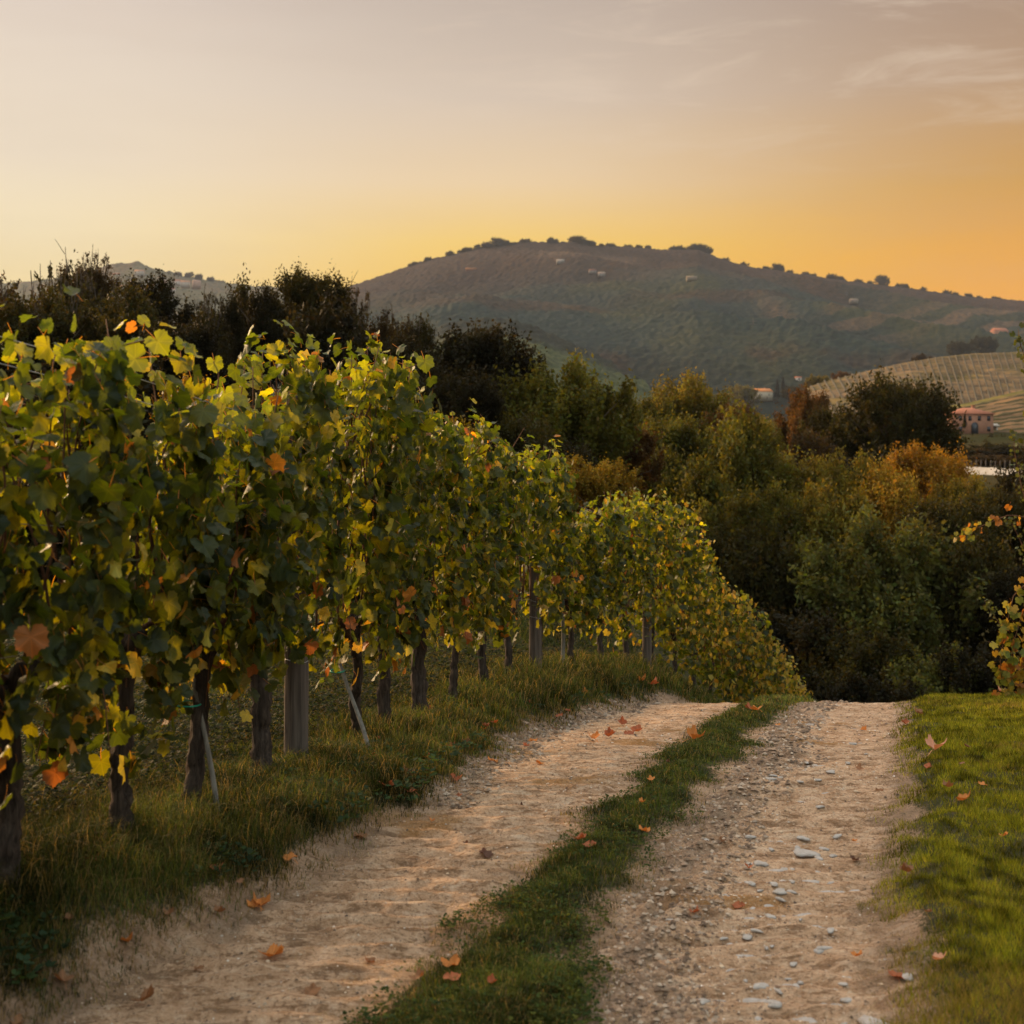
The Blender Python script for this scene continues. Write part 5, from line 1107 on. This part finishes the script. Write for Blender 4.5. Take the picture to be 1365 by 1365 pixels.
# ------------------------------------------------------------------ fallen leaves
def dry_mesh(k):
    V, F3, uv, isp = DRYT[k]; me = mesh_np('fallen_leaf', V, [F3], np.ones((len(V), 3)), uv, True); me.materials.append(M_dry); return me
DM = [dry_mesh(k) for k in range(4)]
FL = [(360, 1262, 42, 'o', 'curled orange leaf lying on the left wheel track, largest there'), (414, 1310, 32, 'b', 'brown leaf near the bottom of the left wheel track'), (190, 1328, 40, 'b', 'dark brown crumpled leaf at the bottom left track edge'), (170, 1253, 24, 'o', 'orange leaf standing in the verge at the lower left'), (85, 1318, 34, 'b', 'rust leaf at the lower left corner of the verge'),
 (647, 1138, 24, 'd', 'dark crumpled leaf in the middle of the left wheel track'), (693, 1066, 14, 'd', 'small dark leaf higher up the left wheel track'), (793, 984, 20, 'o', 'bright orange leaf on the left track before the reddish patch'), (797, 905, 12, 'o', 'orange leaf in the grass above the track end'), (185, 1120, 36, 'o', 'long orange leaf in the grass below the club-headed vine'), (117, 1073, 22, 'o', 'orange leaf in the grass left of the club-headed trunk'),
 (193, 1045, 18, 'o', 'orange leaf between the second and third trunks'), (243, 1137, 14, 'r', 'red-brown leaf in the verge grass under the tied vine'), (303, 1047, 18, 'o', 'orange leaf by the foot of the leaning green-tied stake'), (375, 1063, 16, 'o', 'orange leaf in front of the broad wooden post'), (402, 1068, 16, 'o', 'orange leaf just right in front of the broad wooden post'), (515, 1063, 26, 'r', 'rusty leaf at the grass edge of the left track'), (480, 1115, 24, 'b', 'brown curled leaf on the verge edge'),
 (545, 1042, 20, 'b', 'brown leaf on the crumbly margin of the verge'), (600, 1010, 18, 'b', None), (720, 1015, 14, 'o', None), (712, 985, 18, 'o', 'orange leaf on the verge edge below the slender post'), (830, 965, 16, 'r', None), (812, 978, 22, 'r', None), (850, 972, 22, 'r', None), (838, 975, 18, 'r', None), (868, 920, 24, 'r', 'rust leaf in the small heap where the left track meets the hedge'), (855, 915, 18, 'o', None),
 (600, 1300, 30, 'o', 'orange-brown leaf on the lower centre strip'), (602, 1322, 30, 'r', 'rust leaf just below the orange one on the centre strip'), (555, 1310, 26, 'b', None), (655, 1328, 20, 'r', None), (770, 1132, 26, 'r', 'red-brown leaf at the gap in the centre strip'), (786, 1147, 24, 'r', None), (858, 1115, 20, 'o', 'orange leaf on the right side of the centre strip'), (855, 1085, 12, 'o', None), (868, 1052, 14, 'o', None), (784, 1076, 16, 'b', None), (893, 1025, 14, 'd', None), (925, 990, 34, 'o', 'orange leaf among dry grass high on the centre strip'), (1010, 955, 20, 'o', None), (1036, 965, 14, 'o', None), (1000, 952, 18, 'r', None),
 (1247, 1021, 36, 'p', 'pinkish tan maple-like leaf, largest on the lawn'), (1288, 1020, 12, 'b', 'small brown leaf right of the largest lawn leaf'), (1308, 1076, 18, 'o', 'orange leaf standing in the lawn below the largest one'), (1283, 1094, 26, 'o', 'flat orange leaf on the lawn left below the standing one'), (1264, 1079, 20, 'b', None), (1238, 1043, 14, 'r', None), (1282, 1042, 10, 'b', None), (1225, 963, 18, 'b', 'brown leaf near the far end of the lawn edge'), (1207, 972, 14, 'r', None), (1338, 1143, 14, 'o', 'slim orange leaf at the right part of the lawn'), (1380, 936, 10, 'o', None), (1337, 934, 14, 'p', None), (1210, 1175, 26, 'b', None), (1236, 1243, 14, 'b', None), (1195, 1300, 30, 'r', None), (1250, 1297, 26, 'p', None),
 (1150, 972, 14, 'o', None), (1138, 1140, 16, 'd', 'very dark leaf above the largest slab'), (985, 1195, 22, 'r', 'rust leaf on the left side of the right track'), (925, 1212, 18, 'r', None), (998, 1154, 16, 'r', None), (1140, 1115, 10, 'o', None), (1172, 1055, 14, 'b', None), (1145, 1020, 16, 'b', None), (962, 1118, 12, 'b', None), (1142, 1265, 20, 'o', None), (1010, 1042, 12, 'o', None), (495, 1270, 20, 'b', None), (225, 1215, 18, 'b', None), (25, 1355, 26, 'b', None), (265, 1285, 18, 'b', None), (620, 1120, 8, 'd', None), (575, 1094, 10, 'o', None), (90, 1245, 18, 'b', None), (320, 1180, 14, 'b', None), (430, 1060, 14, 'b', None), (560, 1000, 14, 'b', None), (660, 975, 14, 'r', None), (745, 960, 14, 'r', None), (780, 930, 12, 'o', None), (470, 985, 14, 'o', None), (240, 1020, 16, 'r', None)]
gl = np.random.default_rng(17)
while len(FL) < 165:
    d = float(np.exp(gl.uniform(math.log(4.2), math.log(13)))); x = float(rowX(d))+gl.uniform(-.9, 1.0); v_ = masks(np.array([x]), np.array([d]))[0][0]
    if v_ < -.15 or x/d < -.42: continue
    FL.append((682.5+F*x/d, None, (d, gl.uniform(.05, .11)), 'obrrbo'[int(gl.integers(0, 6))], None))
DC = {'o': (.44, .17, .045), 'b': (.20, .10, .05), 'r': (.28, .09, .04), 'd': (.09, .045, .03), 'p': (.42, .21, .13)}
for i, (px, py, w, c, lab) in enumerate(FL):
    if py is None: d, s = w; w = s*F/d
    else: d = y_of(py, px); s = max(w/F*d*1.15, 0.035)
    x = X_(px, d); gr = masks(np.array([x]), np.array([d])); ing = max(gr[0][0], gr[1][0], gr[2][0]) > 0.05
    o = obj('fallen_leaf', DM[i % 4], None, None, (x, d, gz(x, d)+(0.03 if ing else 0.006)+s*.08)); o.scale = (s, s, s); o.rotation_euler = (random.uniform(-.3, .3), random.uniform(-.3, .3), random.random()*6.28); q = DC[c]; j = random.uniform(.8, 1.15); o.color = (q[0]*j, q[1]*j, q[2]*j, 1)
    where = 'grass' if ing else 'dirt'
    tag(o, lab or ('small '+{'o': 'orange', 'b': 'brown', 'r': 'rust-red', 'd': 'dark brown', 'p': 'pinkish tan'}[c]+' fallen leaf lying on the '+where), 'leaf', 'fallen leaves')

# ------------------------------------------------------------------ the air
hz, ht = newmat('haze'); pv = ht.nodes.new('ShaderNodeVolumePrincipled'); pv.inputs['Color'].default_value = (0.66, 0.72, 0.84, 1); pv.inputs['Density'].default_value = HAZE; pv.inputs['Anisotropy'].default_value = 0.0
ho = ht.nodes.new('ShaderNodeOutputMaterial'); ht.links.new(pv.outputs[0], ho.inputs['Volume'])
hb = MB(); hb.box((0, 2250, 250), (9000, 4700, 640)); o = obj('haze', hb.mesh('haze'), hz); o['kind'] = 'stuff'
